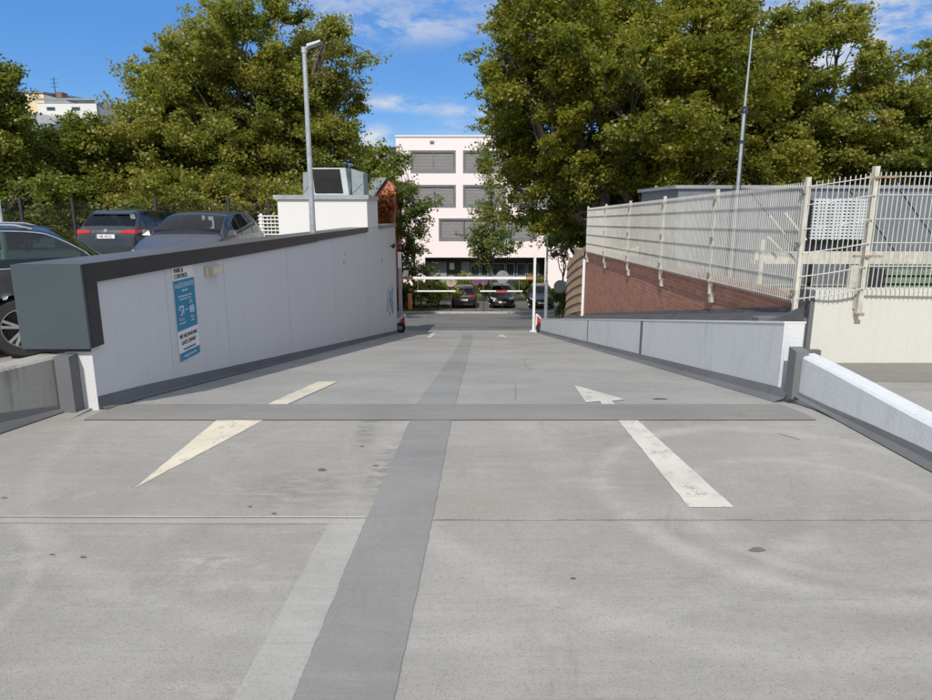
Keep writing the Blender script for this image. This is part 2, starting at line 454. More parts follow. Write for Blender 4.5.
def build_each(mb, name, mat, parent, **kw):
    # one object for every connected piece
    n = len(mb.v); p = list(range(n))
    def find(a):
        while p[a] != a: p[a] = p[p[a]]; a = p[a]
        return a
    for f in mb.f:
        for a in f[1:]: p[find(a)] = find(f[0])
    g = {}
    for f in mb.f: g.setdefault(find(f[0]), []).append(f)
    for k in g:
        m = MB(); ids = {}
        for f in g[k]:
            for a in f: ids.setdefault(a, len(ids))
        m.v = [mb.v[a] for a in ids]; m.f = [tuple(ids[a] for a in f) for f in g[k]]; m.m = [0] * len(m.f)
        m.build(name, mat, parent, **kw)


def thing(name, label, cat, loc=(0, 0, 0), rz=0, group=None):
    o = bpy.data.objects.new(name, None); C.objects.link(o); o.location = loc; o.rotation_euler = (0, 0, rz)
    o.empty_display_size = .2
    o['label'] = label; o['category'] = cat
    if group: o['group'] = group
    return o


def copy_tree(o, parent=None):
    c = o.copy(); C.objects.link(c); c.parent = parent
    for ch in [q for q in bpy.data.objects if q.parent == o]: copy_tree(ch, c)
    return c


def text_mesh(body, size, extrude=0.001, align='LEFT'):
    cu = bpy.data.curves.new('t', 'FONT'); cu.body = body; cu.size = size; cu.align_x = align; cu.extrude = extrude
    o = bpy.data.objects.new('t', cu); C.objects.link(o)
    dg = bpy.context.evaluated_depsgraph_get(); me = bpy.data.meshes.new_from_object(o.evaluated_get(dg))
    vs = [v.co.copy() for v in me.vertices]; fs = [tuple(p.vertices) for p in me.polygons]
    bpy.data.objects.remove(o); bpy.data.curves.remove(cu); bpy.data.meshes.remove(me)
    return vs, fs


def add_text(mb, body, size, fn, align='CENTER', bold=False, wide=1.):
    vs, fs = text_mesh(body, size, .0008, align)
    for dx in ((0, .02 * size) if bold else (0,)):
        n = len(mb.v); mb.v += [tuple(fn(v.x * wide + dx, v.y, v.z)) for v in vs]
        mb.f += [tuple(n + i for i in f) for f in fs]; mb.m += [mb.mi] * len(fs)


def struct(name, mb, mat, **kw):
    return mb.build(name, mat, kind='structure', **kw)


# ------------------------------------------------------------------ ground
def sheet(x0, x1, ys, dz, nx=2):
    mb = MB(); mb.grid([[(x0 + (x1 - x0) * i / nx, y, zp(y) + dz) for i in range(nx + 1)] for y in ys]); return mb


def wl(Y): return -3.14 + (Y - 5.3) * .24 / 21.7      # ramp-side face of the left wall
def wr(Y): return 2.96 + (Y - 5.7) * .16 / 21.3       # ramp-side face of the right parapet
def deckz(Y): return max(0., (Y - 6) * .007)


# big ground
mb = MB()
ysg = [-600, 28.2] + [y for y, _ in PROF if 28.2 < y < 100] + [100, 900]
mb.grid([[(x, y, (min(-3.66, zp(y)) - .06)) for x in (-900, -60, 0, 60, 900)] for y in ysg])
struct('ground', mb, M_soil)
# street across the foot of the ramp
ys = [28.6, 29.6, 31.5, 34, 37, 40.6]
struct('street', sheet(-90, 90, ys, -.004, 8), M_asph)
mb = MB(); mb.grid([[(x, y, zp(y) + .012) for x in (-9.9, 12)] for y in (40.9, 44, 47, 50)])
struct('parking_strip', mb, M_asph2)
mb = MB()
for x0, x1 in ((-90, -9.9), (12, 90)): mb.grid([[(x, y, zp(y) + .03) for x in (x0, x1)] for y in (40.9, 44, 50, 60)])
struct('lawn', mb, M_soil)
mb = MB(); mb.grid([[(x, y, zp(y) + z) for (y, z) in ((40.6, -.01), (40.6, .11), (40.9, .11), (40.9, 0))] for x in (-90, -3, 4, 90)])
struct('kerb', mb, simple('kerb_stone', (.42, .41, .39), .8, 0, .15))
# deck slab: near part, left part with the cars, right part
mb = MB()
mb.box(-30, 30, -14, 5.0, -.4, 0)
mb.box(-30, -3.2, 5.0, 27.3, -.4, 0.0)
mb.hexa([(-30, 6, -.1), (-3.45, 6, -.1), (-3.45, 27.3, -.1), (-30, 27.3, -.1)], [(-30, 6, .001), (-3.45, 6, .001), (-3.45, 27.3, deckz(27.3)), (-30, 27.3, deckz(27.3))])
mb.box(3.3, 30, 5.0, 7.0, -.4, 0)
struct('parking_deck', mb, M_deck)
mb = MB(); nys = [5.0, 5.35, 6.0] + [6 + i * 21.3 / 10 for i in range(1, 11)] + [28.3, 28.6]
mb.grid([[(-3.2 + (6.55) * i / 4, y, zp(y)) for i in range(5)] for y in nys])
struct('ramp', mb, M_ramp)
mb = MB(); mb.box(-30, -3.45, 27.1, 27.3, -5, -.4); mb.box(-30, 30, -14, -13.8, -5, -.4)
struct('deck_edge', mb, M_old)


def ground_poly(name, px, mat, dz, seg=1, **kw):
    mb = MB()
    base = [G(u, v, dz) for u, v in px]; pts = []
    for a, b in zip(base, base[1:] + base[:1]):
        n = max(2, int((b - a).length / .05)) if (b - a).length > .15 else 1
        for i in range(n):
            q = a.lerp(b, i / n)
            if i: q.x += JR.uniform(-.002, .002); q.y += JR.uniform(-.002, .002)
            if dz == .003: q.z = .003
            pts.append(q)
    mb.quad(*pts); return struct(name, mb, mat, **kw)


JR = random.Random(9)


def ground_strip(name, L, Rr, mat, dz):
    """L, Rr lists of pixel points down the two sides; resampled so that it hugs the profile"""
    mb = MB(); rows = []
    for (a, b), (c, d) in zip(zip(L, L[1:]), zip(Rr, Rr[1:])):
        for i in range(26):
            t = i / 26
            pa = G(a[0] + (b[0] - a[0]) * t, a[1] + (b[1] - a[1]) * t, dz); pb = G(c[0] + (d[0] - c[0]) * t, c[1] + (d[1] - c[1]) * t, dz)
            jj = .0012 + .0004 * pa.y; pa.x += JR.uniform(-jj, jj); pb.x += JR.uniform(-jj, jj); rows.append([pa, pb])
    rows.append([G(*L[-1], dz), G(*Rr[-1], dz)])
    mb.grid(rows); return struct(name, mb, mat)


ground_strip('sealed_strip', [(284, 720), (368, 517), (411, 418)], [(390, 720), (433, 517), (452, 418)], M_strip, .0048)
ground_strip('sealed_strip', [(416, 405), (438, 375), (459, 345), (463, 334)], [(455, 405), (463, 375), (471, 345), (473, 334)], M_stripr, .005)
ground_strip('pale_strip', [(222, 720), (331, 519)], [(284, 720), (366, 519)], M_strip2, .0022)
# cross joint band and fine joints
j0 = G(470, 404.8)[1]; j1 = G(470, 417)[1]
JJ = random.Random(3)
mb = MB(); mb.grid([[(x, y + JJ.uniform(-.004, .004), zp(y) + .0075) for x in [-3.08 + i * 5.9 / 60 for i in range(61)]] for y in (j1, 4.99, 5.1, 5.25, j0)])
struct('joint_band', mb, M_band)
mb = MB(); q0 = G(0, 515.5); q1 = G(932, 523)
for (a, b) in ((q0, G(366, 518.3)),):
    a = a.copy(); b = b.copy()
    if a.x < -2: a.x = -8; 
    if b.x > 2: b.x = 6
    mb.quad((a.x, a.y, .005), (b.x, b.y, .005), (b.x, b.y + .014, .005), (a.x, a.y + .014, .005))
struct('fine_joint', mb, concrete('joint_filler_pale', .44, (1, .95, .86), False, stain=.1, grain=.4))
mb = MB(); a = G(0, 517.5); b = G(366, 520)
mb.quad((-8, a.y - .045, .003), (b.x, b.y - .05, .003), (b.x, b.y + .0, .003), (-8, a.y, .003))
mb.mi = 1
for (u, v, ru, rv) in ((757, 550, 8, 2.2), (322, 470, 4, 1.3), (83, 557.5, 3.2, 1), (52, 555, 2.5, .8), (376, 466, 2.6, .7), (573, 579, 3, .8), (250, 507, 2, .7), (274, 514, 2.5, .7), (660, 399, 7, .7), (4, 498, 3, .8)):
    c = [G(u + ru * math.cos(t) * (1 + .25 * math.sin(3 * t)), v + rv * math.sin(t), .0055) for t in [i * math.tau / 14 for i in range(14)]]
    mb.quad(*c)
mb.mi = 2; a = G(433, 520.5); mb.quad((a.x, a.y, .005), (6, a.y, .005), (6, a.y + .006, .005), (a.x, a.y + .006, .005))
struct('deck_stains', mb, [M_strip2, simple('stain_dark', (.17, .16, .15), .8, 0, .3, 20), simple('joint_line_worn', (.36, .33, .29), .85, 0, .4, 6)])
# cracks on the ramp
mb = MB()
for pts in ([(527, 356), (524, 361), (526, 366), (532, 371)], [(515, 384), (516, 392), (515, 400)], [(493, 345), (494, 348), (492, 351)], [(778, 434), (790, 437), (800, 440)]):
    for p, q in zip(pts, pts[1:]):
        a = G(*p, .0035); b = G(*q, .0035); n = (b - a).cross(Vector((0, 0, 1))).normalized() * .0035
        mb.quad(a - n, a + n, b + n, b - n)
struct('surface_cracks', mb, simple('crack_dark', (.17, .17, .16), .9))
# painted arrows
ground_poly('painted_arrow', [(134, 489), (220.5, 417.7), (269.5, 417.7)], M_mark, .003)
ground_strip('painted_arrow', [(267, 405), (318, 382)], [(287, 405), (338, 382)], M_mark, .0065)
ground_strip('painted_arrow', [(689, 507.5), (617, 419)], [(734, 507.5), (636, 419)], M_mark2, .003)
ground_poly('painted_arrow', [(574, 385.5), (625, 400), (612, 401.5), (615, 405), (602, 405), (600, 402), (586, 403)], M_mark2, .0065)
ground_poly('painted_arrow', [(426, 338), (431, 338), (436, 333.3), (432, 333.3)], M_mark2, .0065)
ground_poly('painted_arrow', [(497, 336.5), (508, 338), (502, 334.2)], M_mark2, .0065)
# coves along walls
mb = MB()
ys_ = [5.335, 6.0, 8, 12, 20, 27.2]
mb.grid([[(wl(y) + .06, y, zp(y) + .009), (wl(y) + .02, y, zp(y) + .03), (wl(y) + .004, y, zp(y) + .12)] for y in ys_])
mb.grid([[(wr(y) - .13, y, zp(y) + .004), (wr(y) - .035, y, zp(y) + .04), (wr(y) - .004, y, zp(y) + .12)] for y in [5.75, 6.0, 8, 12, 20, 26.8]])
struct('wall_cove', mb, M_cove)

# ------------------------------------------------------------------ left wall
WT0, WT1 = 1.21, 1.12
def wtop(Y): return WT0 + (WT1 - WT0) * (Y - 5.3) / 21.7
lw = thing('ramp_wall', 'long white plastered wall along the left side of the ramp with dark metal cap', 'wall', (wl(5.3) - .25, 5.3, 0))
TW = .50
mb = MB(); mb.hexa([(wl(5.3) - .22, 5.33, -.4), (wl(5.3), 5.33, -.4), (wl(27), 27, -5), (wl(27) - TW, 27, -5), (wl(6) - TW, 6, -5)],
                   [(wl(5.3) - .22, 5.33, WT0 - .02), (wl(5.3), 5.33, WT0 - .02), (wl(27), 27, WT1 - .02), (wl(27) - TW, 27, WT1 - .02), (wl(6) - TW, 6, WT0 - .02)])
mb.build('plaster', M_wall, lw)
mb = MB()   # cap: top sheet and fascia
def capseg(y0, y1, drop):
    e = .035
    A = [(wl(y0) + e, y0), (wl(y1) + e, y1), (wl(y1) - TW - e, y1), (wl(y0) - TW - e, y0)]
    mb.hexa([(x, y, wtop(y) - drop) for x, y in A], [(x, y, wtop(y) + .012) for x, y in A])
mb.mi = 0
for i in range(9):
    a = 5.3 + i * (14.6 / 9); b = 5.3 + (i + 1) * (14.6 / 9) - .006
    capseg(a, b, .145 if i < 5 else .13)
mb.mi = 1
for i in range(3):
    a = 22.3 + i * (4.8 / 3); capseg(a, a + 1.59, .10)
mb.build('cap', [M_anth, M_capbrown], lw)
mb = MB(); e = .04
mb.hexa([(wl(5.3) - TW - .03, y, wtop(5.3) + .013) for y in (5.31, 5.31)] + [(wl(27) - TW - .02, 19.9, wtop(19.9) + .013)][:0] + [(wl(19.9) - TW - .03, 19.9, wtop(19.9) + .013), (wl(19.9) + .025, 19.9, wtop(19.9) + .013), (wl(5.3) + .025, 5.31, wtop(5.3) + .013)],
        [(wl(5.3) - TW - .03, y, wtop(5.3) + .016) for y in (5.31, 5.31)] + [(wl(19.9) - TW - .03, 19.9, wtop(19.9) + .016), (wl(19.9) + .025, 19.9, wtop(19.9) + .016), (wl(5.3) + .025, 5.31, wtop(5.3) + .016)])
mb.build('cap_top', M_capbrown, lw)
mb = MB(); mb.box(wl(5.3) - TW - .035, wl(5.3) + .03, 5.262, 5.298, .53, WT0 + .012)
mb.build('end_panel', M_panel, lw)
mb = MB(); mb.box(wl(5.3) + .004, wl(5.3) + .034, 5.30, 5.47, .53, WT0 - .146); mb.box(wl(5.3) - TW - .03, wl(5.3) + .0, 5.30, 5.34, .5, .6)
build_each(mb, 'end_trim', M_anth, lw)
mb = MB()
for Y in (6.75, 8.35, 11.2, 15, 19.5): mb.box(wl(Y) - .01, wl(Y) + .0025, Y, Y + .005, zp(Y) + .17, wtop(Y) - .15)
build_each(mb, 'seam', simple('seam_grey', (.42, .42, .43), .8), lw)  # hairline vertical seams in a darker grey
mb = MB()   # blue scribble near the far end
rs = random.Random(4); c = at(391, 300, 26.2)
px = [(388, 288), (387, 312), (389, 306), (390, 290), (391, 296), (389.5, 316), (392, 309), (393, 292), (392, 286), (391, 300), (393.5, 304), (393, 314), (390, 298), (388, 300)]
def onwall(u, v):
    d, y, z = ray(u, v); Y = 20.
    for _ in range(30): Y = wl(Y) * y / d
    return Vector((wl(Y), Y, EYE + z * Y / y))
P_ = [onwall(*q) for q in px]
for a, b in zip(P_, P_[1:]): mb.bar(a + Vector((.002, 0, 0)), b + Vector((.002, 0, 0)), .008, .13, up=(1, 0, 0)) if False else mb.hexa(
    [(a.x + .003, a.y - .08, a.z), (a.x + .003, a.y + .08, a.z), (b.x + .003, b.y + .08, b.z), (b.x + .003, b.y - .08, b.z)], [(a.x + .006, a.y - .08, a.z), (a.x + .006, a.y + .08, a.z), (b.x + .006, b.y + .08, b.z), (b.x + .006, b.y - .08, b.z)])
mb.build('graffiti', M_graf, lw)
mb = MB()
for (u, v, r) in ((376, 240, .05), (344, 262, .06), (382, 261, .1), (389, 272, .05), (345, 254, .04)):
    p = onwall(u, v); mb.lathe([(0, .004), (r * .7, .004), (r, .001)], p, 'x', 12)
build_each(mb, 'repair_spot', M_capbrown, lw)

# information sign on the wall
def sign_pt(Y, z, off=.004): return Vector((wl(Y) + off, Y, z))
p_tl = onwall(168.5, 281); p_tr = onwall(197, 277); p_bl = onwall(178, 363); 
SY0, SY1 = 6.90, 7.42; SZ1 = onwall(170, 266.5).z; SZ0 = onwall(178, 363).z
SH = SZ1 - SZ0; SWd = SY1 - SY0
sg = thing('information_sign', 'tall blue and white parking information sign on the white ramp wall', 'sign', sign_pt(7.16, SZ0))
def fpt(s_, t_, off=0.004): return sign_pt(SY0 + s_ * SWd, SZ0 + t_ * SH, off)
def fbox(mb, s0, s1, t0, t1, o0, o1): mb.hexa([fpt(s0, t0, o0), fpt(s1, t0, o0), fpt(s1, t1, o0), fpt(s0, t1, o0)], [fpt(s0, t0, o1), fpt(s1, t0, o1), fpt(s1, t1, o1), fpt(s0, t1, o1)])
mb = MB(); fbox(mb, 0, 1, 0, 1, .002, .010); mb.build('board', M_signw, sg)
mb = MB(); fbox(mb, .0, 1, .32, .845, .0112, .0125); fbox(mb, 0, 1, 0, .085, .0112, .0125); mb.build('blue_field', M_sign, sg)
def tfn(s0, t0, off=.0135): return lambda x, y, z: fpt(s0 + x / SWd, t0 + y / SH, off + z)
mb = MB(); add_text(mb, 'PARK &', .068, tfn(.06, .925), 'LEFT', True); add_text(mb, 'CONTROL', .068, tfn(.06, .865), 'LEFT', True)
add_text(mb, 'MIT BEZAHLUNG', .062, tfn(.5, .235), 'CENTER', True, .95); add_text(mb, 'GATE ÖFFNET', .062, tfn(.5, .165), 'CENTER', True, .95); add_text(mb, 'www.parkraum.de', .042, tfn(.5, .105), 'CENTER')
mb.build('black_lettering', M_ink, sg)
mb = MB(); add_text(mb, 'FALSCHPARKER', .076, tfn(.49, .765), 'CENTER', True, .88); add_text(mb, 'zahlen hier', .035, tfn(.5, .722), 'CENTER')
add_text(mb, 'Bitte Kennzeichen merken', .032, tfn(.5, .665), 'CENTER'); add_text(mb, 'und am Automaten zahlen', .027, tfn(.5, .635), 'CENTER')
add_text(mb, 'Karte', .05, tfn(.25, .42), 'CENTER', True); add_text(mb, 'App', .05, tfn(.76, .42), 'CENTER', True); add_text(mb, 'ohne Bargeld', .03, tfn(.25, .385), 'CENTER'); add_text(mb, 'schnell', .03, tfn(.76, .385), 'CENTER')
add_text(mb, '24h', .06, tfn(.74, .575), 'CENTER', True); add_text(mb, 'www.parkraum.de', .042, tfn(.5, .03), 'CENTER')
for (a, b, c, d) in ((.16, .36, .56, .575), (.34, .37, .49, .575), (.16, .19, .53, .575), (.22, .3, .475, .49), (.27, .30, .49, .535), (.44, .58, .52, .528)): fbox(mb, a, b, c, d, .0126, .0135)
for (a, b, c, d) in ((.66, .88, .535, .55), (.66, .88, .475, .49), (.66, .70, .475, .55), (.84, .88, .475, .55), (.72, .82, .50, .525)): fbox(mb, a, b, c, d, .0126, .0135)
mb.build('white_lettering', M_inkw, sg)
# bulkhead lamp
a = onwall(205, 272); ll = thing('bulkhead_lamp', 'yellowed rectangular wall lamp right of the blue sign', 'wall lamp', a)
mb = MB(); mb.box(a.x + .003, a.x + .03, a.y - .02, a.y + .36, a.z - .055, a.z + .06); mb.build('back_plate', M_beige, ll, bevel=.006)
mb = MB(); mb.box(a.x + .03, a.x + .085, a.y + .06, a.y + .35, a.z - .045, a.z + .05); mb.build('cover', simple('lamp_cover_yellowed', (.60, .56, .42), .3), ll, bevel=.015)
# security camera near the far end
a = onwall(390, 246); ll = thing('wall_camera', 'small dark camera sticking out near the far end of the ramp wall', 'camera', a)
mb = MB(); mb.tube(a, a + Vector((.14, 0, .02)), .02); mb.build('bracket', M_dark, ll)
mb = MB(); mb.tube(a + Vector((.14, -.14, -.02)), a + Vector((.14, .12, .04)), .065, .06, 12); mb.build('camera_body', M_dark, ll, smooth='auto')

# ------------------------------------------------------------------ vent block with air intake
def tapered(name, label, cat, loc): pass
vb = thing('vent_block', 'white masonry block with grey metal cap standing on the deck behind the ramp wall', 'masonry block', (-4.3, 21, 0))
mb = MB(); mb.hexa([(-5.66, 20, 1.135), (wl(20) + .003, 20, 1.135), (wl(22.2) + .003, 22.2, 1.135), (-5.66, 22.2, 1.135)], [(-5.66, 20, 1.98), (wl(20) + .003, 20, 1.98), (wl(22.2) + .003, 22.2, 1.98), (-5.66, 22.2, 1.98)]); mb.box(-5.66, wl(20) - TW - .04, 20, 22.2, .05, 1.134); mb.build('masonry', M_white, vb)
mb = MB(); mb.box(-5.76, wl(20.5) + .06, 19.93, 22.28, 1.98, 2.11); mb.build('coping', simple('coping_grey', (.36, .38, .39), .5, .3), vb)
ai = thing('air_intake', 'galvanised sheet metal air intake with dark grille on top of the white block', 'ventilator', (-4.1, 20.9, 2.11))
zb, zt = 2.11, 2.93
a0 = at(303, 190, 20.6).x; a1 = at(363.5, 190, 20.6).x; g0 = at(315, 190, 20.2).x; g1 = at(343, 190, 20.2).x
mb = MB()
mb.hexa([(a0, 20.62, zb), (g0 - .1, 20.62, zb), (g0 - .1, 21.7, zb), (a0, 21.7, zb)], [(a0 + .02, 20.62, zt - .14), (g0 - .1, 20.62, zt - .09), (g0 - .1, 21.5, zt - .06), (a0 + .02, 21.5, zt - .1)])
mb.hexa([(g1 + .2, 20.62, zb), (a1, 20.62, zb), (a1, 21.7, zb), (g1 + .2, 21.7, zb)], [(g1 + .2, 20.62, zt - .02), (a1, 20.62, zt - .16), (a1, 21.5, zt - .12), (g1 + .2, 21.5, zt - .02)])
mb.hexa([(g0 - .05, 20.18, zb), (g1 + .18, 20.18, zb), (g1 + .18, 21.3, zb), (g0 - .05, 21.3, zb)], [(g0 - .2, 20.60, zt), (g1 + .02, 20.60, zt), (g1 + .16, 21.3, zt), (g0 - .1, 21.3, zt)])
mb.build('housing', M_zinc, ai)
mb = MB()
for i in range(12):
    t = (i + .3) / 12; t2 = t + .055
    def gp(x, q): 
        return (x - .14 * q, 20.165 + .42 * q + .0, zb + .08 + (zt - zb - .13) * q)
    a = gp(g0, t); b = gp(g1, t); c = gp(g1, t2); d = gp(g0, t2)
    mb.hexa([a, b, c, d], [(p[0], p[1] - .012, p[2] - .012) for p in (a, b, c, d)])
mb.build('louvre', M_louv, ai)
mb = MB(); mb.quad((g0 - .0, 20.20, zb + .07), (g1, 20.20, zb + .07), (g1 - .14, 20.57, zt - .04), (g0 - .14, 20.57, zt - .04)); mb.build('grille_back', M_louv, ai)
mb = MB()   # stiffening creases on the side panel
for (p, q) in (((g1 + .25, 20.61, zb + .1), (a1 - .03, 20.61, zt - .45)), ((g1 + .25, 20.61, zt - .4), (a1 - .03, 20.61, zb + .15)), ((a0 + .02, 20.61, zb + .1), (g0 - .12, 20.61, zt - .3))): mb.bar(p, q, .012, .02, up=(0, 1, 0))
build_each(mb, 'crease', M_zinc, ai)
# dark little cap piece on the wall beside block
# ------------------------------------------------------------------ lamp post on the wall
lx = wl(14.3) - .30; a = at(316, 232, 14.3)
ztop_ = at(308, 52, 14.3).z
lp = thing('lamp_post', 'galvanised lamp post rising from behind the white ramp wall', 'street lamp', (lx, 14.3, wtop(14.3)))
lx0 = at(313, 232, 14.3).x
lp.location.x = lx0
mb = MB(); mb.tube((lx0, 14.3, -0.0), (lx0 , 14.3, ztop_), .07, .045, 16); mb.build('pole', M_galv, lp, smooth='auto')
mb = MB(); mb.tube((lx0, 14.3, ztop_ - .02), (lx0, 14.3, ztop_ + .09), .06, .06, 14); mb.tube((lx0, 14.3, ztop_ + .05), (lx0 + .14, 14.25, ztop_ + .1), .035); mb.build('bracket', M_galv, lp, smooth='auto')
mb = MB(); mb.hexa([(lx0 + .08, 14.16, ztop_ + .06), (lx0 + .36, 14.16, ztop_ + .17), (lx0 + .36, 14.36, ztop_ + .17), (lx0 + .08, 14.36, ztop_ + .06)], [(lx0 + .08, 14.16, ztop_ + .12), (lx0 + .36, 14.18, ztop_ + .205), (lx0 + .36, 14.34, ztop_ + .205), (lx0 + .08, 14.36, ztop_ + .12)]); mb.build('lamp_head', M_galv, lp, bevel=.008)
# second post at the extreme left
p0 = at(-1, 220, 11.5); p1 = at(-4, 186, 11.5)
lp2 = thing('post', 'pale painted post at the extreme left edge behind the near estate car', 'post', (p0.x, 11.5, 0))
mb = MB(); mb.tube((p0.x, 11.5, 0), (p0.x, 11.5, 2.05), .06, .055, 14); mb.build('pole', M_lightmetal, lp2, smooth='auto')
mb = MB(); mb.lathe([(.056, 2.05), (.05, 2.08), (0, 2.095)], (p0.x, 11.5, 0), 'z', 14); mb.build('pole_cap', M_galv, lp2, smooth='auto')
for o in bpy.data.objects:
    if o.parent == lp2: pass

# ------------------------------------------------------------------ low kerb walls
def lowwall(name, label, pts, hs, thick, mat, capm, side, cv):
    """pts on the ramp side, hs heights"""
    t = thing(name, label, 'low wall', (pts[0][0], pts[0][1], 0))
    mb = MB(); rows = []
    for i, (p, h) in enumerate(zip(pts, hs)):
        a = Vector(pts[max(0, i - 1)]); b = Vector(pts[min(len(pts) - 1, i + 1)]); d = (b - a).normalized(); n = Vector((-d.y, d.x)) * side
        p = Vector(p); o = p + n * thick
        rows.append([(p.x, p.y, -.1), (p.x, p.y, h - .02), (p.x + n.x * .02, p.y + n.y * .02, h), (o.x - n.x * .02, o.y - n.y * .02, h + .004), (o.x, o.y, h - .02), (o.x, o.y, -.1), (p.x, p.y, -.1)])
    mb.grid(rows)
    mb.f.append(tuple(range(6))); mb.m.append(0); k0 = (len(pts) - 1) * 7; mb.f.append(tuple(k0 + i for i in range(6))); mb.m.append(0)
    mb.build('wall_body', mat, t)
    mb = MB(); rows = []
    for i, (p, h) in enumerate(zip(pts, cv)):
        a = Vector(pts[max(0, i - 1)]); b = Vector(pts[min(len(pts) - 1, i + 1)]); d = (b - a).normalized(); n = Vector((-d.y, d.x)) * side
        p = Vector(p); rows.append([(p.x - n.x * .045, p.y - n.y * .045, .009), (p.x - n.x * .012, p.y - n.y * .012, h * .5), (p.x - n.x * .003, p.y - n.y * .003, h)])
    mb.grid(rows); mb.build('coating_strip', M_cove, t)
    return t


lwL = [Vector((-3.375, 5.29, 0)), Vector((-3.545, 4.7, 0))]; dl = (lwL[1] - lwL[0])
ptsL = [(lwL[0] + dl * t)[:2] for t in (0, .5, 1, 2, 4, 7)]
lk = lowwall('low_concrete_wall', 'low dirty concrete edge wall left of the ramp in front of the dark estate car', ptsL, [.475, .475, .475, .475, .47, .47], .20, M_old, None, -1, [.05, .10, .15, .17, .17, .17])
mb = MB()
mb.box(-3.385, -3.26, 5.20, 5.325, 0, .478)
mb.build('joint_strip', M_cove, lk)
g1_ = Vector((wr(5.7) + .045, 5.74, 0)); g2_ = Vector((3.035, 4.1, 0)); dr = g2_ - g1_
ptsR = [(g1_ + dr * t)[:2] for t in (0, .33, .66, 1, 1.6, 2.6, 4)]
rk = lowwall('low_painted_wall', 'low pale painted edge wall sloping towards the camera at the right edge', ptsR, [.385, .36, .325, .29, .27, .25, .25], .17, M_para, None, 1, [.045, .06, .09, .11, .12, .12, .12])

# ------------------------------------------------------------------ right parapet
rp = thing('ramp_parapet', 'long light grey parapet along the right side of the ramp with white top', 'parapet', (3.1, 5.8, 0))
def ptop(Y): return .66 - .1625 * (Y - 5.75)
segs = [(5.96, 10.85), (10.97, 15.9), (15.98, 26.8)]
for (a, b) in segs:
    mb = MB(); t = .19
    mb.hexa([(wr(a), a, zp(a) - .3), (wr(a) + t, a, zp(a) - .3), (wr(b) + t, b, zp(b) - .3), (wr(b), b, zp(b) - .3)], [(wr(a), a, ptop(a)), (wr(a) + t, a, ptop(a)), (wr(b) + t, b, ptop(b)), (wr(b), b, ptop(b))])
    mb.build('parapet_panel', M_para, rp)
mb = MB()
for (a, b) in segs:
    mb.hexa([(wr(a) - .008, a - .003, ptop(a) + .001), (wr(a) + .2, a - .003, ptop(a) + .001), (wr(b) + .2, b, ptop(b) + .001), (wr(b) - .008, b, ptop(b) + .001)], [(wr(a) - .008, a - .003, ptop(a) + .016), (wr(a) + .2, a - .003, ptop(a) + .016), (wr(b) + .2, b, ptop(b) + .016), (wr(b) - .008, b, ptop(b) + .016)])
mb.build('coping', M_white, rp)
mb = MB()
for (a, b) in ((10.85, 10.97), (15.9, 15.98)):
    mb.hexa([(wr(a) - .012, a, zp(a)), (wr(a) + .15, a, zp(a)), (wr(b) + .15, b, zp(b)), (wr(b) - .012, b, zp(b))], [(wr(a) - .012, a, ptop(a) + .005), (wr(a) + .15, a, ptop(a) + .005), (wr(b) + .15, b, ptop(b) + .005), (wr(b) - .012, b, ptop(b) + .005)])
mb.hexa([(wr(5.6) - .015, 5.66, -.02), (wr(5.6) + .1, 5.66, -.02), (wr(5.6) + .1, 5.795, -.07), (wr(5.6) - .015, 5.795, -.07)], [(wr(5.6) - .015, 5.66, .42), (wr(5.6) + .1, 5.66, .42), (wr(5.6) + .1, 5.795, .44), (wr(5.6) - .015, 5.795, .44)])
build_each(mb, 'joint_filler', M_cove, rp)
# ledge between parapet and brick wall
XB = 3.66
lg = thing('sloping_ledge', 'dark grey sloping ledge between the ramp parapet and the brick wall', 'ledge', (3.4, 8, 0))
mb = MB(); ysl = [7.0, 8, 10, 14, 18.5, 23]
mb.grid([[(wr(y) + .2, y, -4), (wr(y) + .2, y, ptop(y) - .03), (XB - .03, y, ptop(y) + .12), (XB - .004, y, ptop(y) + .18)] for y in ysl])
mb.hexa([(wr(6.8) + .2, 6.96, -.5), (XB - .004, 6.96, -.5), (XB - .004, 7.0, -.5), (wr(6.8) + .2, 7.0, -.5)], [(wr(6.8) + .2, 6.96, ptop(7.0) - .03), (XB - .004, 6.96, ptop(7.0) + .18), (XB - .004, 7.0, ptop(7.0) + .18), (wr(6.8) + .2, 7.0, ptop(7.0) - .03)])
mb.build('sheet', simple('dark_bitumen', (.075, .077, .085), .85, 0, .2, 4), lg)

# ------------------------------------------------------------------ brick building with roof equipment
bb = thing('brick_building', 'low red brick building right of the ramp below the cream fence', 'building', (8, 15, -3))
def btop(Y): return .60 - .012 * (Y - 7)
mb = MB(); mb.hexa([(XB, 7.27, -5), (XB + .3, 7.27, -5), (XB + .3, 19.9, -5), (XB, 19.9, -5)], [(XB, 7.27, btop(7) + .1), (XB + .3, 7.27, btop(7) + .1), (XB + .3, 19.9, btop(19.9) + .1), (XB, 19.9, btop(19.9) + .1)])
mb.build('wall', M_brick, bb)
mb = MB(); mb.box(XB + .3, 26, 7.27, 24, .1, .32); mb.box(XB + .31, 26, 23.8, 24, -5, .1); mb.build('roof', simple('flat_roof_gravel', (.30, .31, .26), .9, 0, .3, 14, .4), bb)
mb = MB(); mb.tube((XB - .05, 19.95, -4.5), (XB - .05, 19.95, .2), .05); mb.build('downpipe', M_lightmetal, bb, smooth='auto')
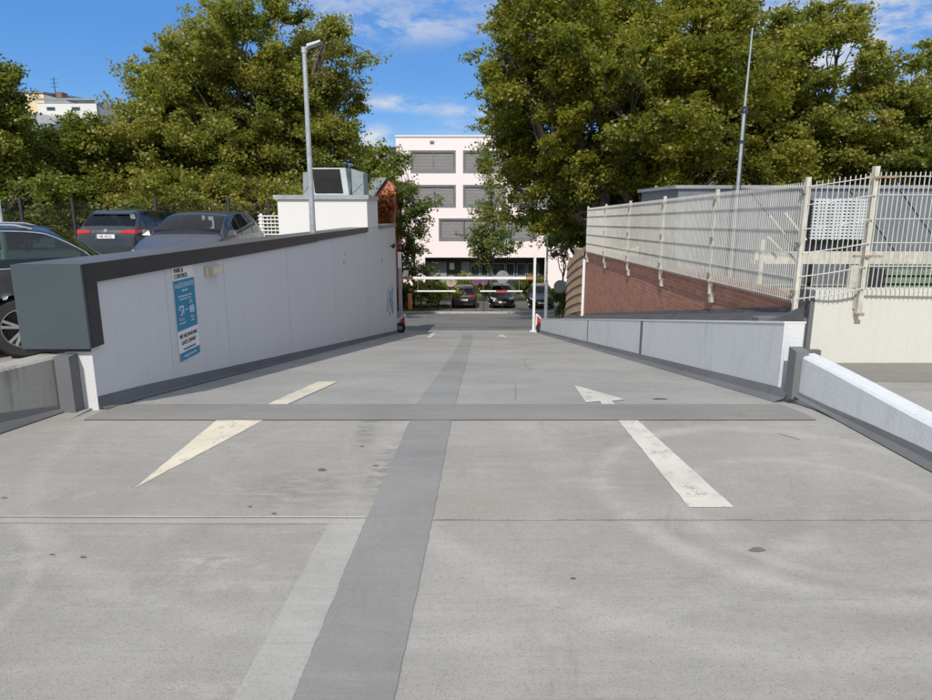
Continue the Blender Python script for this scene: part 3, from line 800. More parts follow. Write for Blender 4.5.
# board-clad wall beyond
bw = thing('board_wall', 'curved wall clad in brown horizontal boards at the end of the brick wall', 'wall', (3.7, 22, -3))
def bwpt(t):   # t 0..1 along, curving right a little
    return XB + .0 + .06 * t * t * 2, 20.05 + 4.2 * t
NB = 14
for i in range(NB):
    z0 = -3.45 + i * .29; mb = MB()
    rows = []
    for q in range(9):
        t = q / 8; x, y = bwpt(t); dz = -.17 * (y - 20.05) - .15 * t ** 2.2
        za = z0 + .008 + dz; zb_ = z0 + .28 + dz
        lean = .05
        rows.append([(x + .012, y, za), (x - .05, y, za + .002), (x - .012, y, zb_), (x + .012, y, zb_)])
    mb.grid(rows); mb.build('board', M_wood, bw)
mb = MB(); rows = []
for q in range(9):
    t = q / 8; x, y = bwpt(t); zq = .58 - .17 * (y - 20.05) - .15 * t ** 2.2; rows.append([(x + .013, y, -5), (x + .013, y, zq), (x + .3, y, zq), (x + .3, y, -5)])
mb.grid(rows); mb.build('backing', M_recess, bw)

# white wall at right
ww = thing('white_wall', 'weathered white concrete wall facing the camera below the fence at the right', 'wall', (6, 7.1, 0))
WX0 = at(813, 320, 7.0).x; wz = at(870, 290, 7.0).z
mb = MB(); mb.box(WX0, 16, 7.0, 7.25, -.3, wz); mb.build('concrete', M_yellowwhite, ww, bevel=.01)
mb = MB(); mb.box(WX0 - .05, WX0 + .0 - .002, 7.0, 7.25, -.3, wz - .01); mb.box(3.2, WX0 - .052, 7.02, 7.2, -.3, .50); mb.box(WX0 - .08, WX0 + .09, 6.93, 6.998, 0, .16); build_each(mb, 'shaded_edge_fill', M_cove, ww)  # first box carries the shaded end face of the wall in its dark colour
mb = MB(); mb.box(3.2, 16, 6.2, 6.99, .002, .006); struct('deck_border', mb, M_band)

# roof equipment behind the fence
du = thing('roof_duct', 'long grey sheet metal duct housing behind the fence on the right', 'roof equipment', (10, 12.5, .3))
dz0 = at(800, 252, 12).z; dz1 = at(800, 187, 12).z; dx0 = at(672, 190, 12).x
mb = MB(); mb.box(dx0 + .12, 22, 12, 14.5, .32, dz1 - .03); mb.build('housing', M_roofg, du)
mb = MB(); mb.box(dx0 + .05, 22, 11.95, 14.6, dz1 - .029, dz1 + .03); mb.build('lid', M_greyclad, du)
mb = MB()
for i in range(16):
    x = dx0 + 1.4 + i * .9; mb.bar((x, 11.99, dz1 - .06), (x + 1.15, 11.99, dz0 - .2), .02, .035, up=(0, 1, 0))
build_each(mb, 'brace', M_frame, du)  # diagonal shadows of the sheet seams, built as dark bars
rl = thing('roof_beam', 'cream painted horizontal beam lying behind the fence in front of the grey duct', 'beam', (8, 11, .3))
bz1 = at(860, 252, 11).z; bz0 = at(860, 264, 11).z
mb = MB(); mb.box(at(755, 256, 11).x, 20, 11, 11.15, bz0, bz1); mb.build('beam', M_fpost, rl)
mb = MB()
for x in (6.5, 9, 11.5, 14, 17): mb.box(x, x + .12, 11.02, 11.13, .32, bz0)
build_each(mb, 'support', M_fpost, rl)
lv = thing('louvre_panel', 'light grey louvred grille panel standing behind the corner of the cream fence', 'grille', (7.4, 11.7, 1.2))
l0 = at(815, 200, 11.6); l1 = at(868, 238, 11.6)
mb = MB()
for i in range(13):
    z = l1.z + (l0.z - l1.z) * i / 12; mb.box(l0.x, l1.x, 11.6, 11.66, z - .016, z + .016)
for i in range(15):
    x = l0.x + (l1.x - l0.x) * i / 14; mb.box(x - .012, x + .012, 11.585, 11.6, l1.z - .03, l0.z + .03)
mb.build('slats', simple('light_grey_paint', (.55, .60, .63), .5, 0, .08), lv)
mb = MB(); mb.box(l0.x, l1.x, 11.69, 11.75, l1.z - .12, l0.z); mb.box(l0.x + .1, l0.x + .16, 11.7, 11.75, .32, l1.z - .1); mb.box(l1.x - .16, l1.x - .1, 11.7, 11.75, .32, l1.z - .1); mb.build('frame', M_dark, lv)
gs = thing('slatted_planter', 'long faded green slatted planter low behind the fence on the right', 'planter', (9, 9.7, .3))
mb = MB()
for i in range(4): mb.box(6.2, 18, 9.6, 9.64, .36 + i * .12, .36 + i * .12 + .085)
mb.build('slats', M_green, gs)
mb = MB(); mb.box(6.2, 18, 9.66, 10.1, .33, .80); mb.build('trough', M_recess, gs)
# diagonal stays
st = thing('stay_rod', 'cream diagonal stay rods bracing a short stub behind the fence', 'brace', (6, 10.6, .4))
mb = MB()
for (a, b) in (((785, 213), (806, 240)), ((770, 216), (784, 234)), ((768, 237), (781, 250))): mb.tube(at(*a, 10.6), at(*b, 10.6), .02, n=8)
build_each(mb, 'rod', M_fpost, st, smooth='auto')
mb = MB(); p = at(764, 240, 10.6); mb.box(p.x - .03, p.x + .03, 10.6, 10.66, .32, p.z); mb.build('stub', M_fpost, st)
# mast
mp = at(738, 185, 11.4); mz = at(754, 28, 11.4).z
ms = thing('antenna_mast', 'tall thin grey mast rising behind the cream fence in front of the trees', 'mast', (mp.x, 11.4, .32))
mb = MB(); mb.tube((mp.x, 11.4, .32), (mp.x, 11.4, at(745, 105, 11.4).z), .03, .027, 12); mb.build('lower_tube', M_galv, ms, smooth='auto')
mb = MB(); mb.tube((mp.x, 11.4, at(745, 108, 11.4).z), (mp.x + .02, 11.4, mz), .019, .012, 10); mb.build('upper_tube', M_galv, ms, smooth='auto')
mb = MB()
for v in (108, 112, 142): z = at(745, v, 11.4).z; mb.box(mp.x - .04, mp.x + .055, 11.37, 11.44, z - .025, z + .025)
build_each(mb, 'clamp', M_anth, ms)
mb = MB(); mb.tube((mp.x + .05, 11.38, .4), (mp.x + .03, 11.38, at(745, 110, 11.4).z), .008, n=6); mb.build('cable', M_dark, ms)

# ------------------------------------------------------------------ double rod fence
FX = XB - .09
def ftop(Y): return at(818, 182, 7.05).z - .018 * (Y - 7.0)
def fbot(Y): return at(803, 303, 7.05).z - .018 * (Y - 7.0)
fence = thing('rod_mesh_fence', 'cream double rod mesh fence on posts along the brick wall and the white wall', 'fence', (FX, 7.05, .6))
FY = [7.05 + 2.5 * i for i in range(6)]
def panel(p0, p1, zb0, zt0, zb1, zt1, nrm, wob=0):
    mb = MB(); p0 = Vector(p0); p1 = Vector(p1); L = (p1 - p0).length; d = (p1 - p0) / L; n = Vector(nrm)
    k = int(L / .05)
    for i in range(k + 1):
        t = min(1, (i * .05 + .01) / L); q = p0 + d * (t * L); zb = zb0 + (zb1 - zb0) * t; zt = zt0 + (zt1 - zt0) * t
        w = n * (wob * math.sin(t * 3.14) )
        c = q + w; r = .0037
        mb.hexa([(c.x - r, c.y - r, zb), (c.x + r, c.y - r, zb), (c.x + r, c.y + r, zb), (c.x - r, c.y + r, zb)], [(c.x - r, c.y - r, zt), (c.x + r, c.y - r, zt), (c.x + r, c.y + r, zt), (c.x - r, c.y + r, zt)])
    hs = [.025, .215, .415, .615, .815, .965]
    for h in hs:
        for sgn in (-1, 1):
            off = n * (.0075 * sgn); prev = None
            for s in range(9):
                t = s / 8; q = p0 + d * (t * L) + n * (wob * math.sin(t * 3.14)) + off
                zz = (zb0 + (zb1 - zb0) * t) + h * ((zt0 - zb0) * (1 - t) + (zt1 - zb1) * t)
                cur = Vector((q.x, q.y, zz))
                if prev is not None: mb.bar(prev, cur, .008, .008)
                prev = cur
    return mb
for i in range(5):
    a, b = FY[i], FY[i + 1]
    panel((FX, a + .02), (FX, b - .02), fbot(a), ftop(a), fbot(b), ftop(b), (1, 0), 0.012 * (i % 2 == 0)).build('mesh_panel', M_fence, fence)
c0 = (FX + .03, 7.03)
px877 = at(877, 170, 6.93).x
panel((FX + .03, 7.02), (px877, 6.9), fbot(7.05) + .02, ftop(7.05), at(870, 291, 6.9).z, at(870, 172, 6.9).z, (0, 1), -.05).build('mesh_panel', M_fence, fence)
pz0, pz1 = at(870, 291, 6.9).z, at(870, 172, 6.9).z
panel((px877 + .02, 6.9), (px877 + 2.5, 6.86), pz0, pz1, pz0, pz1, (0, 1)).build('mesh_panel', M_fence, fence)
panel((px877 + 2.54, 6.86), (px877 + 5.0, 6.86), pz0, pz1, pz0, pz1, (0, 1)).build('mesh_panel', M_fence, fence)
for i, y in enumerate(FY):
    po = MB(); w = .03
    zb, zt = fbot(y) - .27, ftop(y) + .05
    po.box(FX + .0, FX + .05, y - .022, y + .022, zb + .1, zt).mi = 0
    o = po.build('post', M_fpost, fence, bevel=.004)
    pl = MB(); pl.box(FX + .03, FX + .085, y - .045, y + .045, zb - .02, zb + .12); pl.box(FX - .02, FX + .02, y - .02, y + .02, fbot(y) + .1, fbot(y) + .13)
    build_each(pl, 'foot_plate', M_fpost, o)
    cl = MB()
    for h in (.1, .5, .92):
        z = fbot(y) + h * (ftop(y) - fbot(y)); cl.box(FX - .022, FX - .001, y - .04, y + .04, z - .015, z + .015)
    build_each(cl, 'clamp', M_rust, o)
for k_, x in enumerate((px877, px877 + 2.52, px877 + 5.02)):
    po = MB(); po.box(x - .025, x + .025, 6.915, 6.975, wz - .25, pz1 + .06); o = po.build('post', M_fpost, fence, bevel=.004)
    pl = MB(); pl.box(x - .035, x + .035, 6.976, 6.998, wz - .2, wz - .0); build_each(pl, 'foot_plate', M_fpost, o)
    pl = MB(); pl.box(x - .02, x + .045, 6.90, 6.914, wz - .27, wz - .235); pl.box(x - .15, x + .15, 6.885, 6.914, pz0 + .3 * (pz1 - pz0) - .01, pz0 + .3 * (pz1 - pz0) + .01); pl.box(x - .12, x + .2, 6.885, 6.914, pz1 - .06, pz1 - .04); build_each(pl, 'clamp', M_rust, o)

# ------------------------------------------------------------------ height barrier at the foot of the ramp
GY = 28.0; gz = zp(GY)
L0 = at(400.5, 300, GY).x; R0 = at(534, 300, GY).x
hb = thing('height_barrier', 'white height limit gate with overhead bar across the foot of the ramp', 'height barrier', (0, GY, gz))
pt = at(534, 253, GY).z
mb = MB(); mb.box(R0 - .052, R0 + .052, GY - .052, GY + .052, gz - .1, pt); o = mb.build('post', M_lightmetal, hb, bevel=.01)
mb = MB(); mb.box(R0 - .15, R0 + .15, GY - .15, GY + .15, gz - .02, gz + .03); mb.build('foot_plate', M_lightmetal, o)
mb = MB(); mb.box(L0 - .075, L0 + .075, GY - .075, GY + .075, at(400, 268, GY).z, at(400, 252, GY).z); o = mb.build('post', M_lightmetal, hb, bevel=.01)
mb = MB(); mb.box(L0 - .07, L0 + .07, GY - .07, GY + .07, gz - .1, at(400, 268, GY).z - .002); mb.build('post', M_galv, hb, bevel=.01)
bz = at(466, 278, GY).z
bx0 = L0 + .1; bx1 = R0 - .068
mb = MB(); mb.box(bx0 + .85 * 0.5, bx1 - .3, GY - .05, GY + .05, bz - .055, bz + .055); mb.build('overhead_bar', M_lightmetal, hb, bevel=.008)
mb = MB(); mb.box(bx0, bx0 + .42, GY - .052, GY + .052, bz - .057, bz + .057); mb.box(bx1 - .3, bx1, GY - .052, GY + .052, bz - .057, bz + .057); build_each(mb, 'bar_end', simple('faded_red_orange', (.55, .25, .14), .5), hb)
mb = MB(); cx_ = at(406, 273, GY).x; cz = at(406, 273, GY).z; mb.box(cx_ - .1, cx_ + .1, GY - .1, GY - .055, cz - .13, cz + .12); mb.build('control_box', M_signw, hb)
lz = at(466, 291.3, GY).z
for idx, (ua, ub) in enumerate(((414.5, 455.5), (480, 522.5))):
    xa = at(ua, 291, GY).x; xb = at(ub, 291, GY).x
    t = thing('hanging_height_bar', ('plain white hanging height limit bar on the left under the overhead bar', 'white hanging height limit bar with red middle on the right under the overhead bar')[idx], 'height bar', ((xa + xb) / 2, GY, lz), group='hanging height bars')
    mb = MB(); mb.tube((xa, GY, lz), (xb, GY, lz), .035, n=12); mb.build('tube', M_lightmetal, t, smooth='auto')
    mb = MB()
    for x in (xa + .15, xb - .15): mb.tube((x, GY, lz + .03), (x, GY, bz - .056), .008, n=6)
    build_each(mb, 'chain', M_galv, t)
    if idx:
        xm = at(496, 291, GY).x; xn = at(507, 291, GY).x
        mb = MB(); mb.box(xm, xn, GY - .045, GY - .036, lz - .05, lz + .05); mb.build('plate', M_redd, t)
        mb = MB(); vs = lambda x, y, z: Vector((xm + .04 + x, GY - .0475 - z, lz - .027 + y)); add_text(mb, '2,0 m', .075, vs, 'LEFT', True); mb.build('lettering', M_inkw, t)
# end guards
for idx, (u, s) in enumerate(((400.5, -1), (540, 1))):
    Y = 27.4; c = at(u, 325, Y); z0 = zp(Y)
    x = (wl(Y) + .12) if s < 0 else (wr(Y) + .06)
    t = thing('corner_guard', ('red and white tubular corner guard at the far end of the left ramp wall', 'red and white tubular corner guard at the far end of the right parapet')[idx], 'bumper guard', (x, Y, z0), group='corner guards at the foot of the ramp')
    mb = MB(); P_ = [(x - .18 * s * 1, Y, z0), (x - .18 * s, Y, z0 + .80), (x + .2 * s, Y, z0 + .42), (x + .22 * s, Y, z0 + .05)]
    for a, b in zip(P_, P_[1:]): mb.tube(a, b, .035, n=10)
    mb.build('tube_frame', M_lightmetal, t, smooth='auto')
    mb = MB(); mb.hexa([(x - .15 * s, Y - .02, z0 + .3), (x + .0 * s, Y - .02, z0 + .3), (x + .0 * s, Y - .02, z0 + .58), (x - .15 * s, Y - .02, z0 + .72)], [(x - .15 * s, Y + .01, z0 + .3), (x + .0 * s, Y + .01, z0 + .3), (x + .0 * s, Y + .01, z0 + .58), (x - .15 * s, Y + .01, z0 + .72)]); mb.build('red_plate', M_red, t)
    mb = MB(); mb.lathe([(.10, -.08), (.2, -.09), (.23, -.04), (.23, .04), (.2, .09), (.10, .08), (.10, -.08)], (x + .02 * s, Y - .12, z0 + .23), 'y', 20); mb.build('rubber_buffer', M_tyre, t, smooth='auto')

# ------------------------------------------------------------------ pink office building
YB = 60.0
pb = thing('office_building', 'pale pink four storey office building with flat roof and grey framed windows', 'building', (0, YB, -5.3))
def bp(u, v): return at(u, v, YB)
X0 = bp(397, 200).x; X1 = 34; ZT = bp(450, 137).z; soff = bp(450, 257.5).z
rowsz = [(bp(450, a).z, bp(450, b).z) for a, b in ((173.5, 150.5), (208, 185), (241.5, 218.5))]
def cols(u0, w, gap, n): return [(u0 + i * (w + gap), u0 + i * (w + gap) + w) for i in range(n)]
rowcols = [[(411, 456), (463, 506), (513, 556), (563, 606), (613, 656), (663, 706), (713, 756)], [(411, 456), (463, 506), (513, 556), (563, 606), (613, 656), (663, 706), (713, 756)], [(438.5, 538), (544.5, 600), (607, 650), (657, 700), (707, 756)]]
mb = MB(); D = .3
# facade in strips around openings
def facade(z0, z1, xs):
    x = X0
    for (a, b) in xs:
        if a > x: mb.box(x, a, YB, YB + D, z0, z1)
        x = b
    mb.box(x, X1, YB, YB + D, z0, z1)
zz = ZT
for (z0, z1), cs in zip(rowsz, rowcols):
    mb.box(X0, X1, YB, YB + D, z1, zz); facade(z0, z1, [(bp(a, 200).x, bp(b, 200).x) for a, b in cs]); zz = z0
mb.box(X0, X1, YB, YB + D, soff, zz)
mb.box(X0, bp(425, 260).x, YB, YB + D, -5.4, soff); mb.box(bp(545, 260).x, X1, YB, YB + D, -5.4, soff)
mb.box(X0, X0 + .3, YB + D, YB + 14, -5.4, ZT); mb.box(X1 - .3, X1, YB + D, YB + 14, -5.4, ZT)
mb.build('wall', M_pink, pb)
mb = MB(); mb.box(X0 - .06, X1, YB - .08, YB + 14, ZT, ZT + .16); mb.build('roof_edge', M_white, pb)
mb = MB(); mb.box(X0 + .3, X1 - .3, YB + 2, YB + 2.1, -5.4, ZT - .01); mb.build('inner_wall', M_recess, pb)
for (z0, z1), cs in zip(rowsz, rowcols):
    for a, b in cs:
        xa, xb = bp(a, 200).x, bp(b, 200).x; f = .17
        mb = MB(); yf = YB + .06
        for q in ((xa, xb, z0, z0 + .3), (xa, xb, z1 - f, z1), (xa, xa + f, z0 + .3, z1 - f), (xb - f, xb, z0 + .3, z1 - f)): mb.box(q[0], q[1], yf, yf + .2, q[2], q[3])
        n = max(2, round((xb - xa) / 2.1))
        for i in range(1, n): x = xa + (xb - xa) * i / n; mb.box(x - .04, x + .04, yf + .05, yf + .2, z0 + .3, z1 - f)
        w = mb.build('window', M_frame, pb)
        mb = MB(); mb.box(xa + f, xb - f, yf + .16, yf + .17, z0 + .3, z1 - f); mb.build('pane', M_glassd, w)
        mb = MB(); k = int((z1 - f - z0 - .3) / .11)
        for i in range(k):
            z = z0 + .32 + i * .11
            for j in range(n):
                xx0 = xa + f + (xb - xa - 2 * f) * j / n + .04; xx1 = xa + f + (xb - xa - 2 * f) * (j + 1) / n - .04
                if j % 3 == 2 and i < 6: continue
                mb.hexa([(xx0, yf + .10, z), (xx1, yf + .10, z), (xx1, yf + .14, z + .04), (xx0, yf + .14, z + .04)], [(xx0, yf + .10, z + .07), (xx1, yf + .10, z + .07), (xx1, yf + .14, z + .10), (xx0, yf + .14, z + .10)])
        mb.build('blind', M_blind, w)
mb = MB(); p = bp(432, 142); mb.box(p.x - .18, p.x + .18, YB - .1, YB - .002, p.z - .1, p.z + .1); mb.build('facade_lamp', M_frame, pb)
# ground floor: recessed
gx0, gx1 = bp(425, 260).x, bp(545, 260).x; YR = YB + 1.6
mb = MB(); mb.box(gx0, gx1, YR, YR + .2, -5.4, soff + 0); mb.build('recessed_wall', M_recess, pb)
mb = MB(); mb.box(gx0 + .1, bp(446, 260).x, YR - .1, YR - .002, -5.3, bp(440, 263).z); mb.box(bp(461, 260).x, bp(470, 260).x, YR - .1, YR - .002, -5.3, bp(440, 263).z); build_each(mb, 'grey_cladding', M_greyclad, pb)
for (a, b) in ((471, 480), (481, 489), (493, 506), (507, 516), (518, 528), (529, 541)):
    xa, xb = bp(a, 260).x, bp(b, 260).x; z0, z1 = bp(450, 278).z, bp(450, 264.5).z
    mb = MB()
    for q in ((xa, xb, z0, z0 + .08), (xa, xb, z1 - .08, z1), (xa, xa + .08, z0 + .08, z1 - .08), (xb - .08, xb, z0 + .08, z1 - .08)): mb.box(q[0], q[1], YR - .1, YR - .002, q[2], q[3])
    w = mb.build('window', M_zinc, pb); mb = MB(); mb.box(xa + .08, xb - .08, YR - .04, YR - .01, z0 + .08, z1 - .08); mb.build('pane', M_glassd, w)
mb = MB(); mb.box(bp(449, 260).x, bp(454, 260).x, YR - .15, YR - .003, bp(450, 271).z, bp(450, 264).z); mb.build('notice', M_signw, pb)

# distant apartment block, top left
YF = 95
ab = thing('apartment_block', 'cream and white apartment block with grey roofs showing above the left trees', 'building', (at(60, 100, YF).x, YF, -5.3))
def fp(u, v): return at(u, v, YF)
def fb(mb, u0, u1, v0, v1, y0, y1): a = fp(u0, v1); b = fp(u1, v0); mb.box(a.x, b.x, YF + y0, YF + y1, a.z, b.z)
zb_ = -5.3
mb = MB(); a = fp(18, 93); b = fp(39, 93); mb.box(a.x, b.x, YF + 1, YF + 14, zb_, a.z); mb.build('wall', M_cream, ab)
mb = MB(); a = fp(37, 103); b = fp(96, 103); mb.box(a.x + .02, b.x, YF, YF + 1 - .01, zb_, a.z); mb.build('wall', M_white, ab)
mb = MB(); a = fp(36, 103); b = fp(98, 100.5); mb.box(a.x, b.x, YF - .4, YF + .0 - .01, b.z, b.z + .25); mb.build('roof_edge', M_zinc, ab)
mb = MB(); zr = fp(50, 92).z; a = fp(16, 92); b = fp(64, 100); mb.hexa([(a.x, YF + .9, zr), (fp(39, 92).x, YF + .9, zr), (fp(39, 92).x, YF + 14, zr), (a.x, YF + 14, zr)], [(a.x, YF + .9, zr + .2), (fp(39, 92).x, YF + .9, zr + .2), (fp(39, 92).x, YF + 14, zr + 1.2), (a.x, YF + 14, zr + 1.2)])
mb.hexa([(fp(39, 92).x + .01, YF + 1.1, fp(40, 101).z - .3), (fp(66, 100).x, YF + 1.1, fp(40, 101).z - .3), (fp(66, 100).x, YF + 12, fp(40, 101).z - .3), (fp(39, 92).x + .01, YF + 12, fp(40, 101).z - .3)], [(fp(39, 92).x + .01, YF + 1.1, fp(39, 93).z), (fp(66, 100).x, YF + 1.1, fp(66, 101).z), (fp(66, 100).x, YF + 12, fp(66, 101).z), (fp(39, 92).x + .01, YF + 12, fp(39, 93).z)])
a = fp(97, 101); b = fp(115, 110); mb.hexa([(a.x, YF + .2, zb_), (b.x, YF + 3, zb_), (b.x, YF + 14, zb_), (a.x, YF + 14, zb_)], [(a.x, YF + .2, a.z), (b.x, YF + 3, b.z), (b.x, YF + 14, b.z), (a.x, YF + 14, a.z)])
mb.build('roof', M_greyclad, ab)
mb = MB(); a = fp(38, 113); b = fp(70, 120); mb.hexa([(a.x, YF - 7, zb_), (b.x, YF - 7, zb_), (b.x, YF - .5, zb_), (a.x, YF - .5, zb_)], [(a.x, YF - 7, a.z - 1.9), (b.x, YF - 7, b.z - 2.0), (b.x, YF - .5, b.z), (a.x, YF - .5, a.z)]); mb.build('lower_roof', M_greyclad, ab)
for (u0, u1) in ((47, 55), (72, 80)):
    mb = MB(); fb(mb, u0, u1, 107, 110.5, -.05, -.003); w = mb.build('window', M_frame, ab); mb = MB(); fb(mb, u0 + .6, u1 - .6, 107.5, 110, -.08, -.051); mb.build('pane', M_glassd, w)
mb = MB(); fb(mb, 42, 48, 88, 94, 3, 4.5); ch = mb.build('chimney', simple('chimney_brick', (.2, .13, .1), .9), ab)
mb = MB(); p = fp(42, 90); mb.tube((p.x, YF + 3, p.z - 1), (p.x, YF + 3, fp(41, 73).z), .05, n=6)
for v in (75, 79, 83): z = fp(41, v).z; mb.bar((p.x - .5, YF + 3, z), (p.x + .5, YF + 3, z), .05, .05)
mb.build('antenna', M_anth, ab)

# small gabled house with creeper
YH = 42
hx0, hx1 = at(368, 200, YH).x, at(396, 200, YH).x
gh = thing('gabled_house', 'small house with zinc roof and autumn red creeper beside the white block', 'house', ((hx0 + hx1) / 2, YH, -4.8))
zr = at(385, 178, YH).z; ze = at(385, 196, YH).z
xm = at(391, 180, YH).x; xe = hx1 - .12
mb = MB(); mb.quad(*[(x, YH, z) for x, z in ((at(374, 0, YH).x, -4.8), (xe, -4.8), (xe, ze + .7), (xm - .7, zr - .15), (at(374, 0, YH).x, ze - .1))]); 
mb2 = MB(); xa = at(374, 190, YH).x; poly = [(xa, -4.8), (xe, -4.8), (xe, ze + .5), (at(387.3, 180, YH).x, zr - .14), (xa, ze - .1)]
mb2.hexa([(x, YH, z) for x, z in poly], [(x, YH + 5, z) for x, z in poly]); mb2.build('wall', simple('terracotta_render', (.60, .22, .14), .8, 0, .15), gh)
mb = MB(); rx = at(356, 190, YH).x; rr = at(387, 180, YH).x
mb.hexa([(rx, YH - .25, ze - .2), (rx, YH + 5, ze - .2), (xa - .1, YH + 5, ze - .2), (xa - .1, YH - .25, ze - .2)], [(rx, YH - .1, zr), (rx, YH + 5, zr), (rr, YH + 5, zr), (rr, YH - .25, zr)])
mb.build('roof', M_zinc, gh)
mb = MB(); p = at(384.5, 199, YH); mb.box(p.x - .16, p.x + .16, YH - .06, YH - .003, p.z - .3, p.z + .25); w = mb.build('window', M_glassd, gh)
# low dark flat roof behind
fr = thing('flat_roofed_building', 'grey flat roofed building mostly hidden between the left tree and the pink office', 'building', (-9.5, 68, -5.3))
mb = MB(); a = at(352, 151, 68); b = at(401, 151, 68); mb.box(a.x, b.x, 68, 78, -5.3, a.z); mb.build('wall', M_greyclad, fr)
mb = MB(); mb.box(a.x - .3, b.x + .2, 67.7, 78.3, a.z, a.z + .35); mb.build('roof', M_anth, fr)

# ------------------------------------------------------------------ trees
def leaf_mesh(name, centers, size, rng, mat, parent, tint0, stretch=1.25, flat=.35):
    """one small folded rhombic leaf per centre"""
    n = len(centers); off = np.zeros(3); q = parent
    while q is not None: off += np.array(q.location); q = q.parent
    nr = rng.normal(size=(n, 3)); nr[:, 2] = np.abs(nr[:, 2]) + flat; nr /= np.linalg.norm(nr, axis=1)[:, None]
    t = rng.normal(size=(n, 3)); t -= (t * nr).sum(1)[:, None] * nr; t /= np.linalg.norm(t, axis=1)[:, None]
    b = np.cross(nr, t); s = size * (.65 + .7 * rng.random(n))[:, None]
    c = centers - off
    v = np.empty((n, 4, 3)); v[:, 0] = c - t * s * stretch * .5; v[:, 1] = c + b * s * .5 - nr * s * .12; v[:, 2] = c + t * s * stretch * .5; v[:, 3] = c - b * s * .5 - nr * s * .12
    me = bpy.data.meshes.new(name); me.vertices.add(n * 4); me.vertices.foreach_set('co', v.reshape(-1).astype(np.float32))
    me.loops.add(n * 4); me.loops.foreach_set('vertex_index', np.arange(n * 4, dtype=np.int32))
    me.polygons.add(n); me.polygons.foreach_set('loop_start', np.arange(0, n * 4, 4, dtype=np.int32))
    try: me.polygons.foreach_set('loop_total', np.full(n, 4, dtype=np.int32))
    except Exception: pass
    at_ = me.attributes.new('tint', 'FLOAT', 'POINT'); at_.data.foreach_set('value', np.repeat(np.clip(tint0, 0, 1), 4).astype(np.float32))
    me.materials.append(mat); me.update(calc_edges=True)
    o = bpy.data.objects.new(name, me); C.objects.link(o); o.parent = parent
    return o


def limb(mb, p, q, r0, r1, rs, seg=5, wob=.25, n=7):
    p = Vector(p); q = Vector(q); L = (q - p).length; pts = []
    for i in range(seg + 1):
        t = i / seg; w = math.sin(t * math.pi) * wob * L * .25
        pts.append(p.lerp(q, t) + Vector((rs.uniform(-w, w), rs.uniform(-w, w), rs.uniform(-w, w) * .5 + .06 * L * math.sin(t * math.pi))))
    for i in range(seg): mb.tube(pts[i], pts[i + 1], r0 + (r1 - r0) * i / seg, r0 + (r1 - r0) * (i + 1) / seg, n, caps=False)
    return pts


